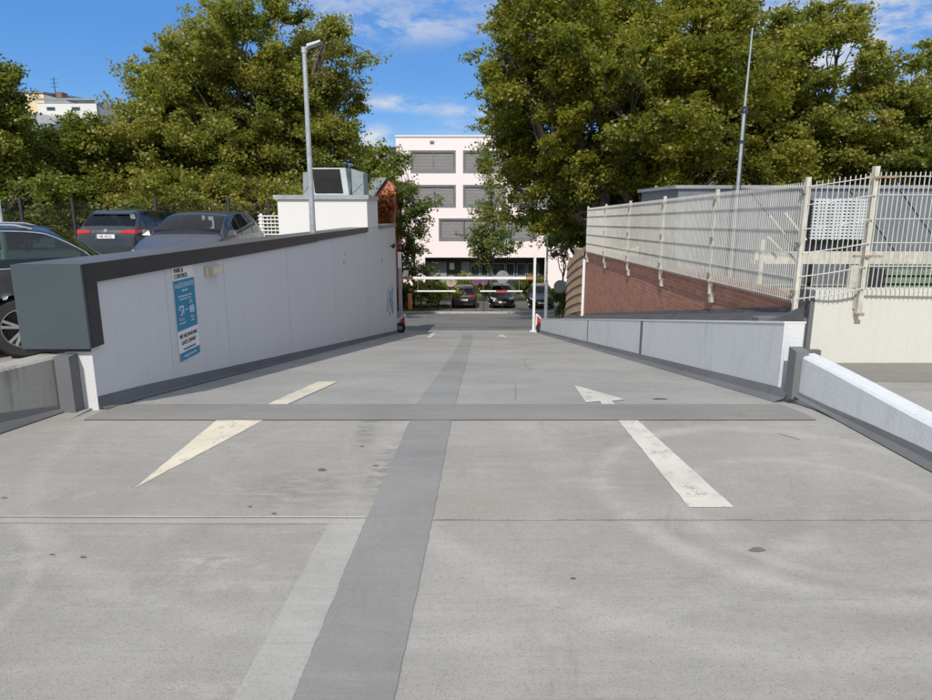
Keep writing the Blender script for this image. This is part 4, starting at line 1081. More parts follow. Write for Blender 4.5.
def tree(name, label, base, lobes, Y, depth, leaf, nclu, per, lsize, seed, trunk_r=.3, clump=.55, group=None, shell=.55, cat='tree', tintsh=0., forks=None, twig=.35):
    rng = np.random.default_rng(seed); rs = random.Random(seed)
    t = thing(name, label, cat, base, group=group)
    W = []
    for (u, v, ru, rv) in lobes:
        yo = rs.uniform(-.35, .35) * depth
        c = at(u, v, Y + yo); W.append((np.array(c), ru * (Y + yo) / F, min(depth, max(ru, rv) * (Y + yo) / F), rv * (Y + yo) / F))
    vol = np.array([a * b * c for _, a, b, c in W]) ** .8; vol /= vol.sum()
    cl = []; bdir = []
    per_b = 8 if nclu > 250 else 5
    for w, k in zip(W, rng.multinomial(max(4, nclu // per_b), vol)):
        if k == 0: continue
        d = rng.normal(size=(k, 3)); d /= np.linalg.norm(d, axis=1)[:, None]
        r = np.where(rng.random(k) < shell, .74 + .30 * rng.random(k), rng.random(k) ** .4 * .8)
        c0 = w[0] + d * r[:, None] * np.array([w[1], w[2], w[3]])
        bs = (.55 + .75 * rng.random(k)) * min(1.0, .30 * (w[1] + w[3]))
        for q in range(k):
            e = rng.normal(size=(per_b, 3)); e /= np.linalg.norm(e, axis=1)[:, None]; rr_ = rng.random(per_b) ** .45
            ax = d[q] + np.array([0, 0, .15]); ax = ax / np.linalg.norm(ax)
            off = e * rr_[:, None] * bs[q] * np.array([1, 1, .55]) + ax * (rng.random(per_b)[:, None] * bs[q] * .9)
            cl.append(c0[q] + off); bdir.append(np.full(per_b, rng.normal() * .10))
    cl = np.concatenate(cl); btint = np.concatenate(bdir)
    # leaves: elongated sprays pointing outward and slightly down
    m = len(cl); cc = np.mean(cl, 0)
    out = cl - cc; out /= np.linalg.norm(out, axis=1)[:, None] + 1e-6
    out = out + rng.normal(size=(m, 3)) * .55; out[:, 2] += rng.normal(size=m) * .2; out /= np.linalg.norm(out, axis=1)[:, None]
    sz = clump * (.5 + .9 * rng.random(m))
    k = (per * (.5 + rng.random(m))).astype(int); idx = np.repeat(np.arange(m), k); n = len(idx)
    loc = np.clip(rng.normal(size=(n, 3)), -1.7, 1.7) * np.array([.40, .40, .24]) ; along = np.clip(rng.normal(size=n), -1.6, 1.6) * .6
    P = cl[idx] + (loc + out[idx] * along[:, None]) * sz[idx][:, None]
    tint = .46 + tintsh + btint[idx] + .13 * rng.normal(size=m)[idx] + .16 * rng.normal(size=n)
    leaf_mesh('crown', P, lsize, rng, LEAF[leaf], t, tint)
    # trunk and limbs
    mb = MB(); b = Vector(base)
    low = min(w[0][2] - w[3] * .4 for w in W); fork = Vector((b.x + rs.uniform(-.2, .2), b.y, max(b.z + 1.5, b.z + (low - b.z) * .75)))
    limb(mb, b, fork, trunk_r, trunk_r * .75, rs, 5, .06, 12)
    for w in W:
        c = Vector(w[0]); pts = limb(mb, fork, c, trunk_r * .5, trunk_r * .18, rs, 6, .3, 8)
        for _ in range(7):
            d = Vector(rng.normal(size=3)).normalized(); e = c + Vector((d.x * w[1], d.y * w[2], d.z * w[3])) * .85
            pt = limb(mb, pts[rs.randint(3, 6)], e, trunk_r * .16, .012, rs, 4, .35, 5)
    for j in rng.choice(m, min(m, int(nclu * twig)), replace=False):
        s = Vector(cl[j]); w = W[int(np.argmin([np.linalg.norm(cl[j] - w[0]) for w in W]))]; c = Vector(w[0])
        limb(mb, c.lerp(s, .45), s + (s - c).normalized() * .25, .022, .006, rs, 3, .3, 4)
    mb.build('trunk', M_bark, t, smooth=True)
    return t


GL = 'large trees behind the parking deck'
tree('plane_tree', 'largest left tree, a broad plane tree rising behind the parked cars', (at(245, 200, 32).x, 32, -4.0), [(262, 42, 52, 32), (312, 60, 30, 34), (200, 82, 50, 34), (152, 92, 26, 20), (225, 120, 70, 45), (305, 118, 44, 42), (178, 150, 48, 42), (270, 165, 70, 42), (332, 145, 20, 34), (205, 185, 60, 30), (320, 190, 28, 26), (245, 75, 60, 35), (330, 34, 9, 12), (120, 185, 26, 24)], 32, 5.5, 'plane', 2700, 105, .11, 11, .42, .46, GL, tintsh=.08)
tree('maple_tree', 'rounded green tree in the left middle below the cream apartment block', (at(85, 200, 30).x, 30, -4.0), [(84, 124, 10, 13), (68, 165, 26, 24), (100, 168, 26, 28), (75, 200, 46, 22), (40, 190, 30, 26), (118, 195, 22, 25), (95, 148, 24, 22)], 30, 3.8, 'dark', 820, 115, .107, 12, .28, .44, GL, tintsh=.06)
tree('linden_tree', 'dark tree cut by the left edge of the photo with rusty leaves at its top', (at(-5, 200, 27).x, 27, -4.0), [(-20, 105, 20, 32), (6, 128, 14, 18), (-10, 160, 38, 34), (28, 168, 14, 24), (15, 200, 38, 25), (-4, 84, 9, 14)], 27, 3.6, 'dark', 700, 115, .10, 13, .3, .42, GL)
tree('hedge_tree', 'low dense green tree behind the fence right of the parked grey cars', (at(200, 215, 29).x, 29, -4), [(150, 205, 40, 18), (210, 205, 45, 18), (260, 200, 35, 22), (300, 205, 30, 20), (110, 210, 40, 16)], 28.6, 1.6, 'plane', 600, 90, .10, 14, .18, .42, GL, tintsh=.12)
GR = 'large trees behind the fence on the right'
tree('hornbeam_tree', 'massive yellow green tree filling the sky right of the pink office', (at(620, 200, 29).x, 29, -4.5), [(600, 45, 62, 48), (548, 60, 44, 46), (660, 50, 58, 50), (710, 60, 44, 54), (560, 120, 56, 48), (620, 110, 70, 50), (690, 120, 60, 50), (520, 100, 22, 34), (560, 175, 46, 38), (620, 175, 60, 38), (690, 180, 55, 34), (575, 215, 26, 24), (745, 110, 34, 50), (505, 68, 16, 18), (540, 20, 26, 18), (745, 165, 36, 26), (532, 150, 20, 26)], 29, 6, 'horn', 3900, 105, .11, 15, .5, .44, GR, shell=.70, tintsh=.08)
tree('poplar_tree', 'lighter airy tree right of the tall mast with open twigs at its top', (at(815, 200, 31).x, 31, -4.5), [(798, 38, 26, 24), (842, 40, 24, 20), (818, 75, 44, 30), (862, 98, 20, 20), (800, 115, 48, 34), (850, 130, 46, 32), (780, 150, 42, 28), (830, 165, 60, 22), (772, 45, 10, 24), (780, 85, 24, 26)], 31, 4.2, 'plane', 1150, 110, .112, 16, .3, .44, GR, tintsh=.08, shell=.65)
tree('oak_tree', 'dark tree cut by the right edge above the cream fence', (at(920, 200, 30).x, 30, -4.5), [(925, 118, 30, 26), (892, 145, 24, 24), (950, 80, 26, 34), (940, 145, 40, 30), (895, 165, 38, 18), (965, 120, 40, 40)], 30, 3.6, 'dark', 800, 115, .107, 17, .3, .44, GR, tintsh=.05)
tree('holly_tree', 'dark low tree behind the far end of the cream fence', (at(585, 235, 34).x, 34, -4.5), [(575, 205, 34, 30), (610, 200, 40, 30), (560, 230, 18, 22), (650, 195, 40, 26), (600, 235, 26, 18), (660, 232, 40, 18), (710, 215, 30, 30)], 33, 2.2, 'dark', 560, 75, .14, 19, .2, .5, GR, tintsh=-.1)
GS = 'young street trees in front of the pink office'
tree('street_tree', 'slender young street tree left, in front of the edge of the pink office', (at(414, 300, 44).x, 44, zp(44)), [(402, 165, 7, 13), (411, 190, 11, 20), (416, 212, 13, 16), (408, 240, 15, 20), (414, 262, 13, 16), (400, 215, 8, 22), (402, 268, 13, 16)], 44, 1.2, 'young', 330, 40, .12, 21, .1, .42, GS, tintsh=.05)
tree('street_tree', 'slender young street tree right, between the two parked black cars', (at(492, 300, 47).x, 47, zp(47)), [(486, 152, 4, 10), (491, 175, 7, 18), (493, 205, 11, 20), (489, 235, 14, 18), (499, 245, 13, 11), (492, 257, 8, 8), (479, 245, 7, 8)], 47, 1.2, 'young', 280, 40, .12, 22, .1, .42, GS, tintsh=.08)
tree('birch_tree', 'thin leaning tree with sparse leaves beside the brown boarded wall', (at(562, 290, 40).x, 40, zp(40)), [(562, 232, 13, 14), (556, 250, 10, 12), (570, 212, 14, 18), (566, 265, 8, 8)], 40, 1.2, 'young', 130, 34, .13, 23, .08, .38, None, tintsh=-.05)
tree('creeper', 'orange and red autumn creeper climbing the small gabled house', (at(386, 225, 41.6).x, 41.6, zp(41)), [(393, 203, 3, 10), (378, 205, 4, 10), (384, 217, 8, 7), (390, 220, 6, 8), (380, 224, 6, 6)], 41.6, .25, 'autumn', 75, 30, .12, 24, .05, .3, None, cat='climbing plant', tintsh=.15)
tree('bushy_tree', 'small green tree between the large plane tree and the gabled house', (at(376, 200, 46).x, 46, zp(46)), [(378, 165, 12, 12), (392, 160, 10, 12), (366, 168, 10, 10), (382, 178, 14, 8)], 46, 1.3, 'bush', 170, 50, .15, 25, .12, .45, None)


def bush(label, u, v, ru, rv, Y, seed, leaf='bush', n=90, group='shrubs along the far side of the street'):
    b = at(u, v + rv, Y)
    return tree('shrub', label, (at(u, v, Y).x, Y, zp(Y)), [(u - ru * .4, v, ru * .6, rv), (u + ru * .4, v, ru * .6, rv * .85), (u, v - rv * .2, ru * .6, rv * .8)], Y, .8, leaf, n, 40, .11, seed, .04, .28, group, cat='shrub', tintsh=.1)


bush('rounded green shrub nearest the orange pillar across the street', 420, 292, 13, 9, 43, 31)
bush('wide yellowish shrub left of the parked maroon car', 438, 290, 15, 11, 44.5, 32, n=120)
bush('low leafy shrub beyond the left end of the gate', 404, 293, 9, 9, 44, 33)
bush('dark shrub between the two parked black cars', 484, 289, 9, 6, 50, 34, 'dark')
bush('dark shrub behind the parked blue car', 527, 285, 14, 9, 51, 35, 'dark', 110)
bush('dark shrub beside the brown boarded wall', 563, 300, 10, 12, 37, 36, 'dark', 100)
bush('low dark shrub behind the maroon car', 462, 283, 14, 5, 52, 37, 'dark', 80)

# grass on the verge
rng = np.random.default_rng(5); n = 9000
P = np.stack([rng.uniform(-9.9 + .0, -1.2, n), rng.uniform(41.0, 46, n), np.zeros(n)], 1)
P = P[(P[:, 0] < -2.6) | (P[:, 1] > 45.0)]
P = np.concatenate([P, np.stack([rng.uniform(-20, -9.9, 5000), rng.uniform(41, 50, 5000), np.zeros(5000)], 1)])
P[:, 2] = [zp(y) + .06 for y in P[:, 1]]
g = leaf_mesh('grass', P, .14, rng, M_grass, None, rng.random(len(P)), 2.2, .0); g['kind'] = 'stuff'; g['label'] = 'short dry grass on the verge across the street'; g['category'] = 'grass'
mb = MB(); mb.grid([[(x, y, zp(y) + .03) for x in (-9.9, -2.7)] for y in (40.9, 43, 45.5)]); struct('verge', mb, M_soil)

# ------------------------------------------------------------------ cars
def interp(keys, x):
    if x <= keys[0][0]: return keys[0][1]
    for i in range(len(keys) - 1):
        (a, va), (b, vb) = keys[i], keys[i + 1]
        if x <= b:
            t = (x - a) / (b - a)
            m0 = (vb - keys[i - 1][1]) / (b - keys[i - 1][0]) if i > 0 else (vb - va) / (b - a)
            m1 = (keys[i + 2][1] - va) / (keys[i + 2][0] - a) if i + 2 < len(keys) else (vb - va) / (b - a)
            s = (vb - va) / (b - a)
            m0 = 0 if m0 * s <= 0 else math.copysign(min(abs(m0), 2.5 * abs(s)), s); m1 = 0 if m1 * s <= 0 else math.copysign(min(abs(m1), 2.5 * abs(s)), s)
            h = b - a
            return (2 * t ** 3 - 3 * t * t + 1) * va + (t ** 3 - 2 * t * t + t) * h * m0 + (-2 * t ** 3 + 3 * t * t) * vb + (t ** 3 - t * t) * h * m1
    return keys[-1][1]


def paint(name, col, metal=.35):
    m, k, b = newmat(name)
    b.inputs['Base Color'].default_value = (*col, 1)
    p = k.new('ShaderNodeTexCoord').outputs['Object']
    f = k.noise(p, 220, 2); k.link(k.mix(k.math('MULTIPLY', k.ramp(f, .5, .75), .35), col, tuple(min(1, c * 2.2 + .01) for c in col)), b.inputs['Base Color'])
    b.inputs['Metallic'].default_value = metal; b.inputs['Roughness'].default_value = .34
    b.inputs['Coat Weight'].default_value = .55; b.inputs['Coat Roughness'].default_value = .06
    dust = k.noise(p, 3, 4); k.link(k.ramp(dust, .3, .8, .28, .5), b.inputs['Roughness'])
    return m


def make_car(name, label, pc, col, loc, heading, kind='hatch', plate='', detail=2, group=None, wr_=.33, tinted=False):
    """x forward; origin on the ground at the centre"""
    L = pc['L']; H = pc['H']; W = pc['W'] / 2; hl = L / 2
    fw = hl - pc.get('fo', .9); rw = -hl + pc.get('ro', .85)       # wheel centres
    cowl = hl - pc['hood']; rf = cowl - pc['ws']; rr = -hl + pc['rr']; rb = -hl + pc['rb']   # windscreen base / roof front / roof rear / rear window base
    bh = pc['belt']
    ztop = sorted([(-hl, .62), (-hl + .03, bh - .18), (-hl + .06, bh - .04), (rb, bh + .03), (rr, H - .06), (rr + .45, H - .015), ((rf + rr) / 2, H), (rf, H - .06), (cowl, bh + .03), (hl - .5, bh - .14), (hl - .15, bh - .25), (hl - .05, bh - .33), (hl, .52)])
    zbelt = sorted([(-hl, .60), (-hl + .03, bh - .20), (-hl + .06, bh - .06), (rb, bh + .02), (0, bh - .02), (cowl, bh - .03), (hl - .5, bh - .19), (hl - .15, bh - .30), (hl - .05, bh - .37), (hl, .50)])
    hw = sorted([(-hl, W * .80), (-hl + .08, W * .90), (-hl + .5, W * .98), (0, W), (hl - .9, W * .985), (hl - .35, W * .9), (hl - .1, W * .78), (hl, W * .66)])
    zlo = sorted([(-hl, .36), (-hl + .08, .27), (rw, .2), (0, .18), (fw, .19), (hl - .1, .2), (hl, .28)])
    ar = wr_ + .055
    xs = set([-hl + i * L / 56 for i in range(57)])
    for c in (fw, rw):
        for i in range(-12, 13): xs.add(c + ar * math.sin(i / 12 * math.pi / 2))
    ap = rf - .02
    marks = [cowl - .04, rf + .05, rr - .04, rb + .05, -hl + .03, -hl + .06, hl - .05, hl - .1, hl - .02]
    sw = pc['side']      # side windows: list of (x front, x rear)
    for a, b in sw: marks += [a, b]
    xs |= set(marks); xs = sorted(xs); f = [xs[0]]
    for x in xs[1:]:
        if x - f[-1] > .008 or x in marks: f.append(x)
    xs = f
    NL, NSd, NR = 8, 4, 7      # lower rows, side glass rows, roof rows
    P = []
    for x in xs:
        zt = interp(ztop, x); zb = interp(zbelt, x); w = interp(hw, x); z0 = interp(zlo, x)
        for c in (fw, rw):
            if abs(x - c) < ar: z0 = max(z0, wr_ + math.sqrt(ar * ar - (x - c) ** 2) - .015)
        zb = min(zb, zt - .01); zb = max(zb, z0 + .05)
        row = [(w * .93, z0)] if True else []
        row = []
        for i in range(NL + 1):
            t = i / NL; z = z0 + (zb - z0) * t; q = (z - .2) / (bh - .2)
            bulge = 1 - .06 * (1 - min(1, max(0, q / .35))) ** 2 - .075 * max(0, (q - .62) / .38) ** 2 + (.012 if .55 < q < .66 else 0)
            flare = 0
            for c in (fw, rw):
                dd = math.hypot(x - c, z - wr_)
                if dd < ar + .12: flare = max(flare, .018 * (1 - (dd - ar) / .12))
            row.append((w * bulge + flare, z))
        yb, zbb = row[-1]; hh = max(0, zt - zbb)
        inn = min(.30, .40 * hh) ; zc = zbb + hh * (.86 if hh > .15 else .45); yc = yb - inn * .75 - (.05 if hh < .15 else 0.03)
        for i in range(1, NSd + 1):
            t = i / NSd; row.append((yb - (yb - yc) * (t ** 1.25), zbb + (zc - zbb) * t))
        for i in range(1, NR + 1):
            t = i / NR; row.append((yc * math.cos(t * math.pi / 2) ** .8 if t < 1 else 0, zc + (zt - zc) * math.sin(t * math.pi / 2) ** .9))
        P.append(row)
    ncol = len(P[0])
    root = thing(name, label, 'car', loc, heading, group)
    paintm = col
    parts = {}
    def region(i, j):
        xm = (xs[i] + xs[i + 1]) / 2
        if NL <= j < NL + NSd:
            for q, (a, b) in enumerate(sw):
                if b <= xm <= a and P[i][NL + NSd][1] - P[i][NL][1] > .07 and P[i + 1][NL + NSd][1] - P[i + 1][NL][1] > .03: return ('side', q)
            if min(b for a, b in sw) - .05 < xm < max(a for a, b in sw) + .05: return ('pillar', 0)
        if j >= NL + NSd:
            if rf + .05 <= xm <= cowl - .04 and j >= NL + NSd: return ('windscreen', 0) if (j > NL + NSd) else ('body', 0)
            if rb + .05 <= xm <= rr - .04: return ('rear', 0) if j > NL + NSd else ('body', 0)
        return ('body', 0)
    for side in (1, -1):
        for i in range(len(xs) - 1):
            for j in range(ncol - 1):
                r = region(i, j); key = r[0] if r[0] in ('body', 'pillar', 'windscreen', 'rear') else 'side%d%d' % (r[1], side)
                mb = parts.setdefault(key, MB())
                q = [(xs[a], side * P[a][b][0], P[a][b][1]) for a, b in ((i, j), (i + 1, j), (i + 1, j + 1), (i, j + 1))]
                if side < 0: q.reverse()
                mb.quad(*q)
    # end caps
    for i in (0, len(xs) - 1):
        for j in range(ncol - 1):
            a, b = P[i][j], P[i][j + 1]; x = xs[i]
            parts['body'].quad((x, a[0], a[1]), (x, b[0], b[1]), (x, -b[0], b[1]), (x, -a[0], a[1]))
    gm = M_carglassd if tinted else M_carglass
    bodyo = parts['body'].build('body', paintm, root, smooth='auto', local=True)
    if 'pillar' in parts: parts['pillar'].build('window_pillar', M_dark, root, smooth='auto', local=True)
    if 'windscreen' in parts: parts['windscreen'].build('windscreen', M_carglass, root, smooth=True, local=True)
    if 'rear' in parts: parts['rear'].build('rear_window', gm, root, smooth=True, local=True)
    for k_ in sorted(parts):
        if k_.startswith('side'): parts[k_].build('side_window', gm, root, smooth=True, local=True)
    # floor and wheel wells
    mb = MB()
    mb.hexa([(-hl + .12, -W * .74, .24), (hl - .2, -W * .74, .24), (hl - .2, W * .74, .24), (-hl + .12, W * .74, .24)], [(-hl + .12, -W * .74, .5), (hl - .2, -W * .72, .5), (hl - .2, W * .72, .5), (-hl + .12, W * .74, .5)])
    mb.hexa([(cowl - .1, -W * .8, .5), (cowl - .5, -W * .8, .5), (cowl - .5, W * .8, .5), (cowl - .1, W * .8, .5)], [(cowl - .15, -W * .8, bh - .08), (cowl - .45, -W * .8, bh - .12), (cowl - .45, W * .8, bh - .12), (cowl - .15, W * .8, bh - .08)])
    mb.build('floor_and_dashboard', M_dark, root, local=True)
    if detail > 0:
        for (x, y) in ((cowl - 1.05, -.37), (cowl - 1.05, .37), (cowl - 1.95, -.37), (cowl - 1.95, .37)):
            mb = MB(); mb.box(x - .2, x + .28, y - .24, y + .24, .5, .62)
            mb.hexa([(x - .22, y - .23, .6), (x - .1, y - .23, .6), (x - .1, y + .23, .6), (x - .22, y + .23, .6)], [(x - .36, y - .19, 1.12), (x - .27, y - .19, 1.12), (x - .27, y + .19, 1.12), (x - .36, y + .19, 1.12)])
            mb.box(x - .38, x - .28, y - .12, y + .12, 1.15, 1.32); mb.build('seat', M_cloth, root, local=True, bevel=.02)
    # wheels
    for x in (fw, rw):
        for s in (1, -1):
            wy = s * (W - .115); wt = .21
            mb = MB(); mb.lathe([(wr_ * .64, -wt / 2), (wr_ * .9, -wt / 2), (wr_ * .985, -wt * .38), (wr_, 0), (wr_ * .985, wt * .38), (wr_ * .9, wt / 2), (wr_ * .64, wt / 2), (wr_ * .60, 0)], (x, wy, wr_), 'y', 32)
            wo = bpy.data.objects.new('wheel', None); C.objects.link(wo); wo.parent = root; wo.location = (x, wy, wr_)
            ms = mb
            ms.v = [(a - x, b - wy, c - wr_) for a, b, c in ms.v]; ms.build('tyre', M_tyre, wo, smooth='auto', local=True)
            mb = MB(); R_ = wr_ * .66
            mb.lathe([(R_, -s * .0), (R_, s * wt * .46), (R_ * .93, s * wt * .48), (R_ * .9, s * wt * .1)], (0, 0, 0), 'y', 32)
            for i in range(5):
                for dd in (-.17, .17):
                    a = i * math.tau / 5 + .3; ca, sa = math.cos(a), math.sin(a); cb, sb = math.cos(a + dd), math.sin(a + dd)
                    mb.bar((ca * R_ * .12, s * wt * .36, sa * R_ * .12), (cb * R_ * .93, s * wt * .42, sb * R_ * .93), .03, .028, up=(0, 1, 0))
            mb.lathe([(R_ * .22, s * wt * .3), (R_ * .22, s * wt * .42), (0, s * wt * .43)], (0, 0, 0), 'y', 16)
            mb.build('rim', M_rim, wo, smooth='auto', local=True)
            mb = MB(); mb.lathe([(0, s * wt * .05), (R_ * .9, s * wt * .05)], (0, 0, 0), 'y', 24); mb.build('brake', M_dark, wo, local=True)
    def surf(x, z, s):     # side y on lower body at x,z
        i = min(range(len(xs)), key=lambda k: abs(xs[k] - x)); r = P[i][:NL + 1]
        b = min(r, key=lambda q: abs(q[1] - z)); return s * b[0]
    def wid(x): return interp(hw, x)
    # lights, grille, plates
    zt = pc['lz']
    for s in (1, -1):
        def lens(path, zl, zh, name, mat):
            m_ = MB(); rows = []
            for (x, y, k0, k1) in path:
                nx = Vector((x, y * .9)).normalized() if False else Vector((1 if x > 0 else -1, .0))
                c_ = Vector((x - math.copysign(.35, x), y * .72)); d_ = (Vector((x, y)) - c_).normalized()
                o_ = Vector((x, y)) + d_ * .012; i_ = Vector((x, y)) - d_ * .05
                rows.append([(i_.x, i_.y, zl + k0), (o_.x, o_.y, zl + k0 + .006), (o_.x + d_.x * .004, o_.y + d_.y * .004, (zl + zh + k0 + k1) / 2), (o_.x - d_.x * .012, o_.y - d_.y * .012, zh + k1), (i_.x, i_.y, zh + k1), (i_.x, i_.y, zl + k0)])
            m_.grid(rows); m_.f += [tuple(range(5)), tuple(len(m_.v) - 6 + q for q in range(5))]; m_.m += [0, 0]
            m_.build(name, mat, root, local=True, smooth='auto')
        zz_ = zt
        lens([(hl - .05, s * W * .48, .03, -.03), (hl - .07, s * W * .62, 0, 0), (hl - .16, s * W * .80, 0, .02), (hl - .30, s * surf(hl - .3, zt, 1), .02, .03), (hl - .48, s * surf(hl - .48, zt, 1), .07, .05)], zt - .07, zt + .06, 'headlight', M_lensw)
        tz = pc['tz']; th = pc.get('th', .09)
        lens([(-hl + .035, s * W * pc.get('tin', .52), .02, -.02), (-hl + .035, s * W * .72, 0, 0), (-hl + .06, s * W * .86, 0, 0), (-hl + .14, s * surf(-hl + .14, tz, 1), 0, .01), (-hl + .34, s * surf(-hl + .34, tz, 1), .05, .02)], tz - th * .6, tz + th * .6, 'tail_light', M_lensr)
        mx = cowl - .32; my = s * (wid(mx) * .93)
        mb = MB(); mb.hexa([(mx - .06, my, bh + .0), (mx + .05, my, bh + .0), (mx + .08, my + s * .2, bh + .01), (mx - .04, my + s * .2, bh + .01)][::s], [(mx - .06, my + s * .05, bh + .13), (mx + .0, my + s * .05, bh + .13), (mx + .04, my + s * .19, bh + .13), (mx - .04, my + s * .19, bh + .13)][::s])
        mb.build('wing_mirror', M_dark if pc.get('dm') else paintm, root, local=True, bevel=.015)
        # door seams and handles
        mb = MB()
        for (a, b) in sw[:2]:
            hxx = b + .18; y = surf(hxx, bh - .13, s); mb.box(min(hxx - .09, hxx + .09), hxx + .09, min(y, y + s * .03), max(y, y + s * .03), bh - .15, bh - .12)
        mb.build('door_handle', paintm, root, local=True)
    mb = MB(); mb.box(hl - .06, hl + .004, -W * .46, W * .46, zt - .07, zt - .0); mb.box(hl - .1, hl + .006, -W * .55, W * .55, .27, .42); mb.build('grille', M_dark, root, local=True)
    mb = MB(); mb.box(hl + .001, hl + .016, -.26, .26, .44, .55); o = mb.build('number_plate', M_signw, root, local=True)
    mb = MB(); pz = pc['pz']; mb.box(-hl - .02, -hl + .05, -.26, .26, pz, pz + .11); o = mb.build('number_plate', M_signw, root, local=True)
    if plate:
        mb = MB(); add_text(mb, plate, .10, lambda x, y, z: Vector((-hl - .0215 - z, -x, pz + .02 + y)), 'CENTER', True); mb.build('lettering', M_ink, o, local=True)
        mb = MB(); mb.box(-hl - .022, -hl - .019, .22, .262, pz, pz + .11); mb.build('blue_band', M_ceram, o, local=True)
        mb = MB(); add_text(mb, plate, .10, lambda x, y, z: Vector((hl + .0175 + z, x, .455 + y)), 'CENTER', True)
    mb = MB(); mb.box(-hl - .012, -hl + .1, -W * .7, W * .7, .30, .42); mb.build('bumper_insert', M_dark, root, local=True)
    mb = MB()
    ii = [i for i, x in enumerate(xs) if sw[-1][1] - .03 <= x <= sw[0][0] + .03]
    if pc.get('chrome'):
        for s in (1, -1):
            for jj in (NL, NL + NSd):
                for a, b in zip(ii, ii[1:]): mb.tube((xs[a], s * (P[a][jj][0] + .006), P[a][jj][1]), (xs[b], s * (P[b][jj][0] + .006), P[b][jj][1]), .009, n=6)
        mb.build('window_trim', M_chrome, root, local=True)
    if pc.get('rails'):
        for s in (1, -1):
            mb = MB(); pts = []
            n = 12
            for q in range(n + 1):
                x = rf - .1 + (rr + .12 - rf + .1) * q / n; i = min(range(len(xs)), key=lambda k: abs(xs[k] - x)); yy, z2 = P[i][NL + NSd + 2]
                pts.append((x, s * yy, z2 + (.0 if q in (0, n) else .035)))
            for a, b in zip(pts, pts[1:]): mb.tube(a, b, .014, n=8)
            mb.build('roof_rail', M_chrome, root, local=True, smooth='auto')
    if pc.get('spoiler'):
        mb = MB(); i = min(range(len(xs)), key=lambda k: abs(xs[k] - (rr - .02))); z2 = P[i][-1][1]
        mb.hexa([(rr - .16, -W * .62, z2 - .09), (rr + .15, -W * .64, z2 - .03), (rr + .15, W * .64, z2 - .03), (rr - .16, W * .62, z2 - .09)], [(rr - .16, -W * .62, z2 - .055), (rr + .15, -W * .64, z2 + .028), (rr + .15, W * .64, z2 + .028), (rr - .16, W * .62, z2 - .055)]); mb.build('spoiler', paintm, root, local=True, bevel=.012)
    mb = MB(); mb.lathe([(.055, 0), (.055, .012), (0, .014)], (0, 0, 0), 'x', 16)
    mb.v = [(-hl + .045 - a, b, c * .8 + pc['tz'] + .03) for a, b, c in mb.v]; mb.build('badge', M_chrome, root, local=True)
    return root


P_blue = paint('grey_blue_car_paint', (.05, .05, .056)); P_grey = paint('teal_grey_car_paint', (.026, .034, .040)); P_night = paint('dark_blue_car_paint', (.006, .0065, .008))
P_mar = paint('maroon_car_paint', (.022, .008, .010)); P_blk = paint('black_car_paint', (.012, .012, .014)); P_nav = paint('navy_car_paint', (.010, .014, .024))

# near estate, rear to the right
est = dict(L=4.75, W=1.83, H=1.50, hood=1.15, ws=.75, rr=.72, rb=.12, belt=1.0, side=[(1.0, .15), (.07, -.92), (-1.0, -2.2)], lz=.66, tz=.86, pz=.6, chrome=True, rails=True, ro=1.02, fo=.9)
make_car('estate_car', 'dark blue estate car with roof rails cut by the left edge of the photo', est, P_night, (-6.60, 7.34, .01), R(209), 'estate', tinted=True, wr_=.345)
suv = dict(L=4.35, W=1.84, H=1.60, hood=1.05, ws=.7, rr=.62, rb=.18, belt=1.06, side=[(.85, .05), (-.03, -.85), (-.93, -1.45)], lz=.72, tz=.98, pz=.80, rails=False, spoiler=True, tin=.46, th=.10)
make_car('parked_suv', 'dark teal grey sport utility car seen from behind with red tail lights', suv, P_grey, (-9.95, 18.2 + 2.17, deckz(20)), R(90), 'suv', plate='HB 4512')
hat = dict(L=4.28, W=1.80, H=1.56, hood=1.0, ws=.85, rr=.70, rb=.2, belt=1.01, side=[(.62, -.1), (-.17, -.95), (-1.02, -1.45)], lz=.68, tz=.9, pz=.7, spoiler=True)
make_car('parked_hatchback', 'grey blue hatchback facing the camera behind the white ramp wall', hat, P_blue, (-6.12, 13.3 + 2.14, deckz(15) + .03), R(-90), 'hatch')
gcar = 'cars parked across the street'
van = dict(L=4.1, W=1.75, H=1.52, hood=.95, ws=.8, rr=.6, rb=.2, belt=.98, side=[(.7, -.05), (-.13, -.9), (-.98, -1.4)], lz=.72, tz=.95, pz=.6, spoiler=True)
yc = 44.1
def slope_fix(o, y):
    o.rotation_euler = (0, 0, o.rotation_euler[2])
c1 = make_car('parked_car', 'dark maroon car parked across the street seen from behind', van, P_mar, (at(464, 300, yc).x, yc + 2.1, zp(yc + 1.5) + .03), R(90), plate='', group=gcar)
c2 = make_car('parked_car', 'black car facing the camera parked across the street in the middle', van, P_blk, (at(502.5, 300, yc).x, yc + 2.1, zp(yc + 1.5) + .03), R(-90), group=gcar)
c3 = make_car('parked_car', 'navy car facing the camera parked behind the grey street pole', van, P_nav, (at(541, 300, yc).x + .15, yc + 1.7, zp(yc + 1.5) + .03), R(-93), group=gcar)

# ------------------------------------------------------------------ street furniture
# grey street pole
Y = 30.5; p = at(546, 300, Y); zt_ = at(545, 233, Y).z
t = thing('street_pole', 'tall grey steel street pole standing right of the gate post', 'pole', (p.x, Y, zp(Y)))
mb = MB(); mb.tube((p.x, Y, zp(Y)), (p.x, Y, (zp(Y) + zt_) / 2), .085, .08, 14); mb.build('lower_pole', M_galv, t, smooth='auto')
mb = MB(); mb.tube((p.x, Y, (zp(Y) + zt_) / 2), (p.x, Y, zt_), .05, .045, 12); mb.build('upper_pole', M_galv, t, smooth='auto')
mb = MB(); mb.box(p.x - .09, p.x + .09, Y - .09, Y + .09, zt_, zt_ + .1); mb.build('pole_cap', M_anth, t)


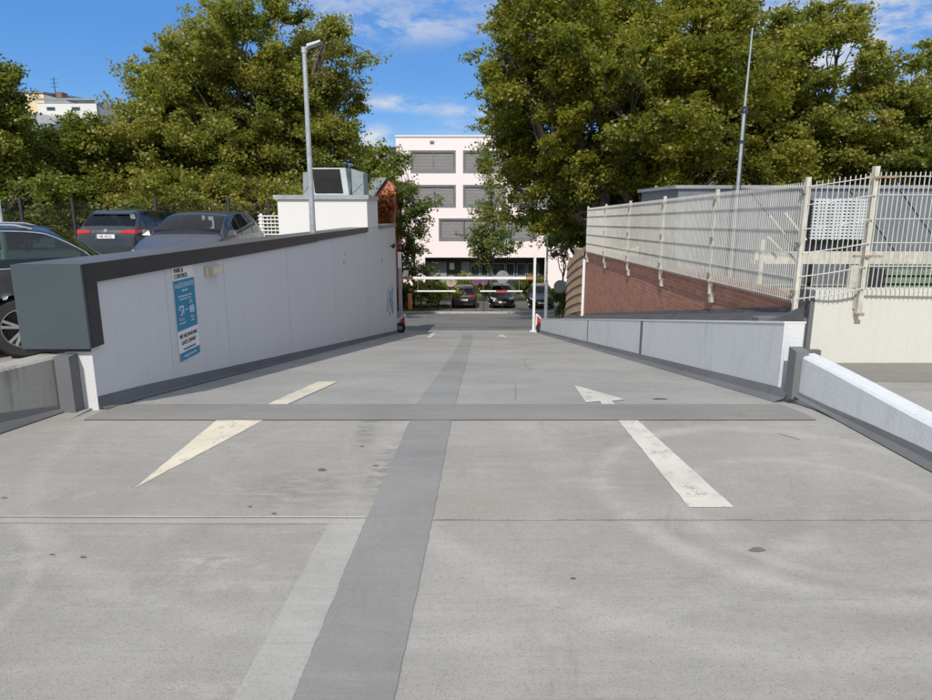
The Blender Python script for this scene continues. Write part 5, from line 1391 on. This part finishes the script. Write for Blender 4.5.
def round_sign(label, u, v, r, Y, mats, post=True, back=False, group=None, vbase=None):
    c = at(u, v, Y); t = thing('traffic_sign', label, 'traffic sign', (c.x, Y, zp(Y)), group=group)
    mb = MB(); mb.lathe([(0, -.012), (r, -.012), (r, .012), (0, .012)], c, 'y', 24); d = mb.build('disc', mats[0], t, smooth='auto')
    if len(mats) > 1:
        mb = MB(); mb.lathe([(r * .82, -.017), (r, -.017), (r, -.013)], c, 'y', 24)
        for a in (45, -45):
            ca, sa = math.cos(R(a)) * r * .82, math.sin(R(a)) * r * .82; mb.bar((c.x - ca, Y - .015, c.z - sa), (c.x + ca, Y - .015, c.z + sa), .004, r * .18, up=(0, 1, 0)) if False else mb.hexa(
                [(c.x - ca - sa * .12, Y - .018, c.z - sa + ca * .12), (c.x + ca - sa * .12, Y - .018, c.z + sa + ca * .12), (c.x + ca + sa * .12, Y - .018, c.z + sa - ca * .12), (c.x - ca + sa * .12, Y - .018, c.z - sa - ca * .12)],
                [(c.x - ca - sa * .12, Y - .0135, c.z - sa + ca * .12), (c.x + ca - sa * .12, Y - .0135, c.z + sa + ca * .12), (c.x + ca + sa * .12, Y - .0135, c.z + sa - ca * .12), (c.x - ca + sa * .12, Y - .0135, c.z - sa - ca * .12)])
        mb.build('red_ring', mats[1], t)
    mb = MB(); mb.tube((c.x, Y + .05, zp(Y)), (c.x, Y + .05, c.z + r), .022, n=10); mb.build('post', M_anth, t, smooth='auto')
    return t


round_sign('blue and red no stopping sign on the left of its pair under the overhead bar', 476, 281.5, .23, 40.75, [M_ceram, M_redd], group='no stopping signs')
round_sign('blue and red no stopping sign on the right of its pair under the overhead bar', 484, 281.5, .23, 40.78, [M_ceram, M_redd], group='no stopping signs')
round_sign('round pale grey sign back behind the black car', 502.5, 277, .42, 42.5, [M_greyclad])
round_sign('round pinkish sign back left of the no stopping signs', 451, 281, .38, 42.5, [simple('sign_back_pink', (.5, .38, .32), .5)])
round_sign('round grey sign back beside the brown boarded wall', 560, 286.5, .34, 35, [simple('sign_back_grey', (.45, .5, .5), .4, .3)])
c = at(490.5, 275, 49.5); t = thing('sign_post', 'thin white post standing behind the black car near the right street tree', 'post', (c.x, 49.5, zp(49.5)))
mb = MB(); mb.tube((c.x, 49.5, zp(49.5)), (c.x, 49.5, at(490, 266, 49.5).z), .05, n=10); mb.build('post', M_lightmetal, t, smooth='auto')
mb = MB(); mb.lathe([(.052, 0), (.03, .04), (0, .05)], (c.x, 49.5, at(490, 266, 49.5).z), 'z', 10); mb.build('post_cap', M_galv, t)
Y = 41.6; c = at(410, 300, Y); t = thing('orange_pillar', 'short orange pillar on the grass across the street', 'bollard', (c.x, Y, zp(Y)))
h = at(410, 293.5, Y).z
mb = MB(); mb.lathe([(.17, 0), (.17, .06), (.13, .1), (.13, h - zp(Y) - .12)], (c.x, Y, zp(Y)), 'z', 18); mb.build('pillar_body', M_orange, t, smooth='auto')
mb = MB(); mb.lathe([(.15, h - zp(Y) - .12), (.15, h - zp(Y) - .03), (.08, h - zp(Y)), (0, h - zp(Y) + .01)], (c.x, Y, zp(Y)), 'z', 18); mb.build('pillar_cap', M_orange, t, smooth='auto')

# dark mesh fence at the back edge of the left deck
fy = 25.0; z0 = deckz(fy)
bf = thing('deck_fence', 'dark wire mesh fence along the far edge of the deck behind the parked cars', 'fence', (-14, fy, z0))
xa, xb = -24, -5.9; top = at(200, 203, fy).z
mb = MB(); x = xa
while x < xb: mb.box(x - .004, x + .004, fy, fy + .008, z0 + .05, top); x += .10
z = z0 + .1
while z < top: mb.box(xa, xb, fy - .009, fy - .001, z - .004, z + .004); z += .2
mb.build('mesh_panel', M_anth, bf)
for u in (20, 72, 155, 228, 268):
    x = at(u, 200, fy).x; mb = MB(); mb.box(x - .045, x + .045, fy - .05, fy + .05, z0, at(u, 198, fy).z); mb.build('post', M_anth, bf)
# white lattice rail beside the vent block
ly = 22.5; x0 = at(258, 220, ly).x; x1 = at(283, 220, ly).x; zt_ = at(270, 216, ly).z
t = thing('white_railing', 'white slatted railing between the grey hatchback and the white block', 'railing', ((x0 + x1) / 2, ly, deckz(ly)))
mb = MB()
for i in range(11): z = deckz(ly) + .12 + i * (zt_ - .25) / 10; mb.box(x0, x1 + .3, ly, ly + .02, z, z + .035)
for i in range(9): x = x0 + .03 + i * (x1 + .2 - x0) / 8; mb.box(x, x + .02, ly + .0202, ly + .03, deckz(ly) + .05, zt_)
mb.build('slats', M_lightmetal, t)
for x in (x0 + .05, x1 - .1): mb = MB(); mb.box(x, x + .08, ly + .032, ly + .1, deckz(ly), zt_ + .08); mb.build('post', M_lightmetal, t)
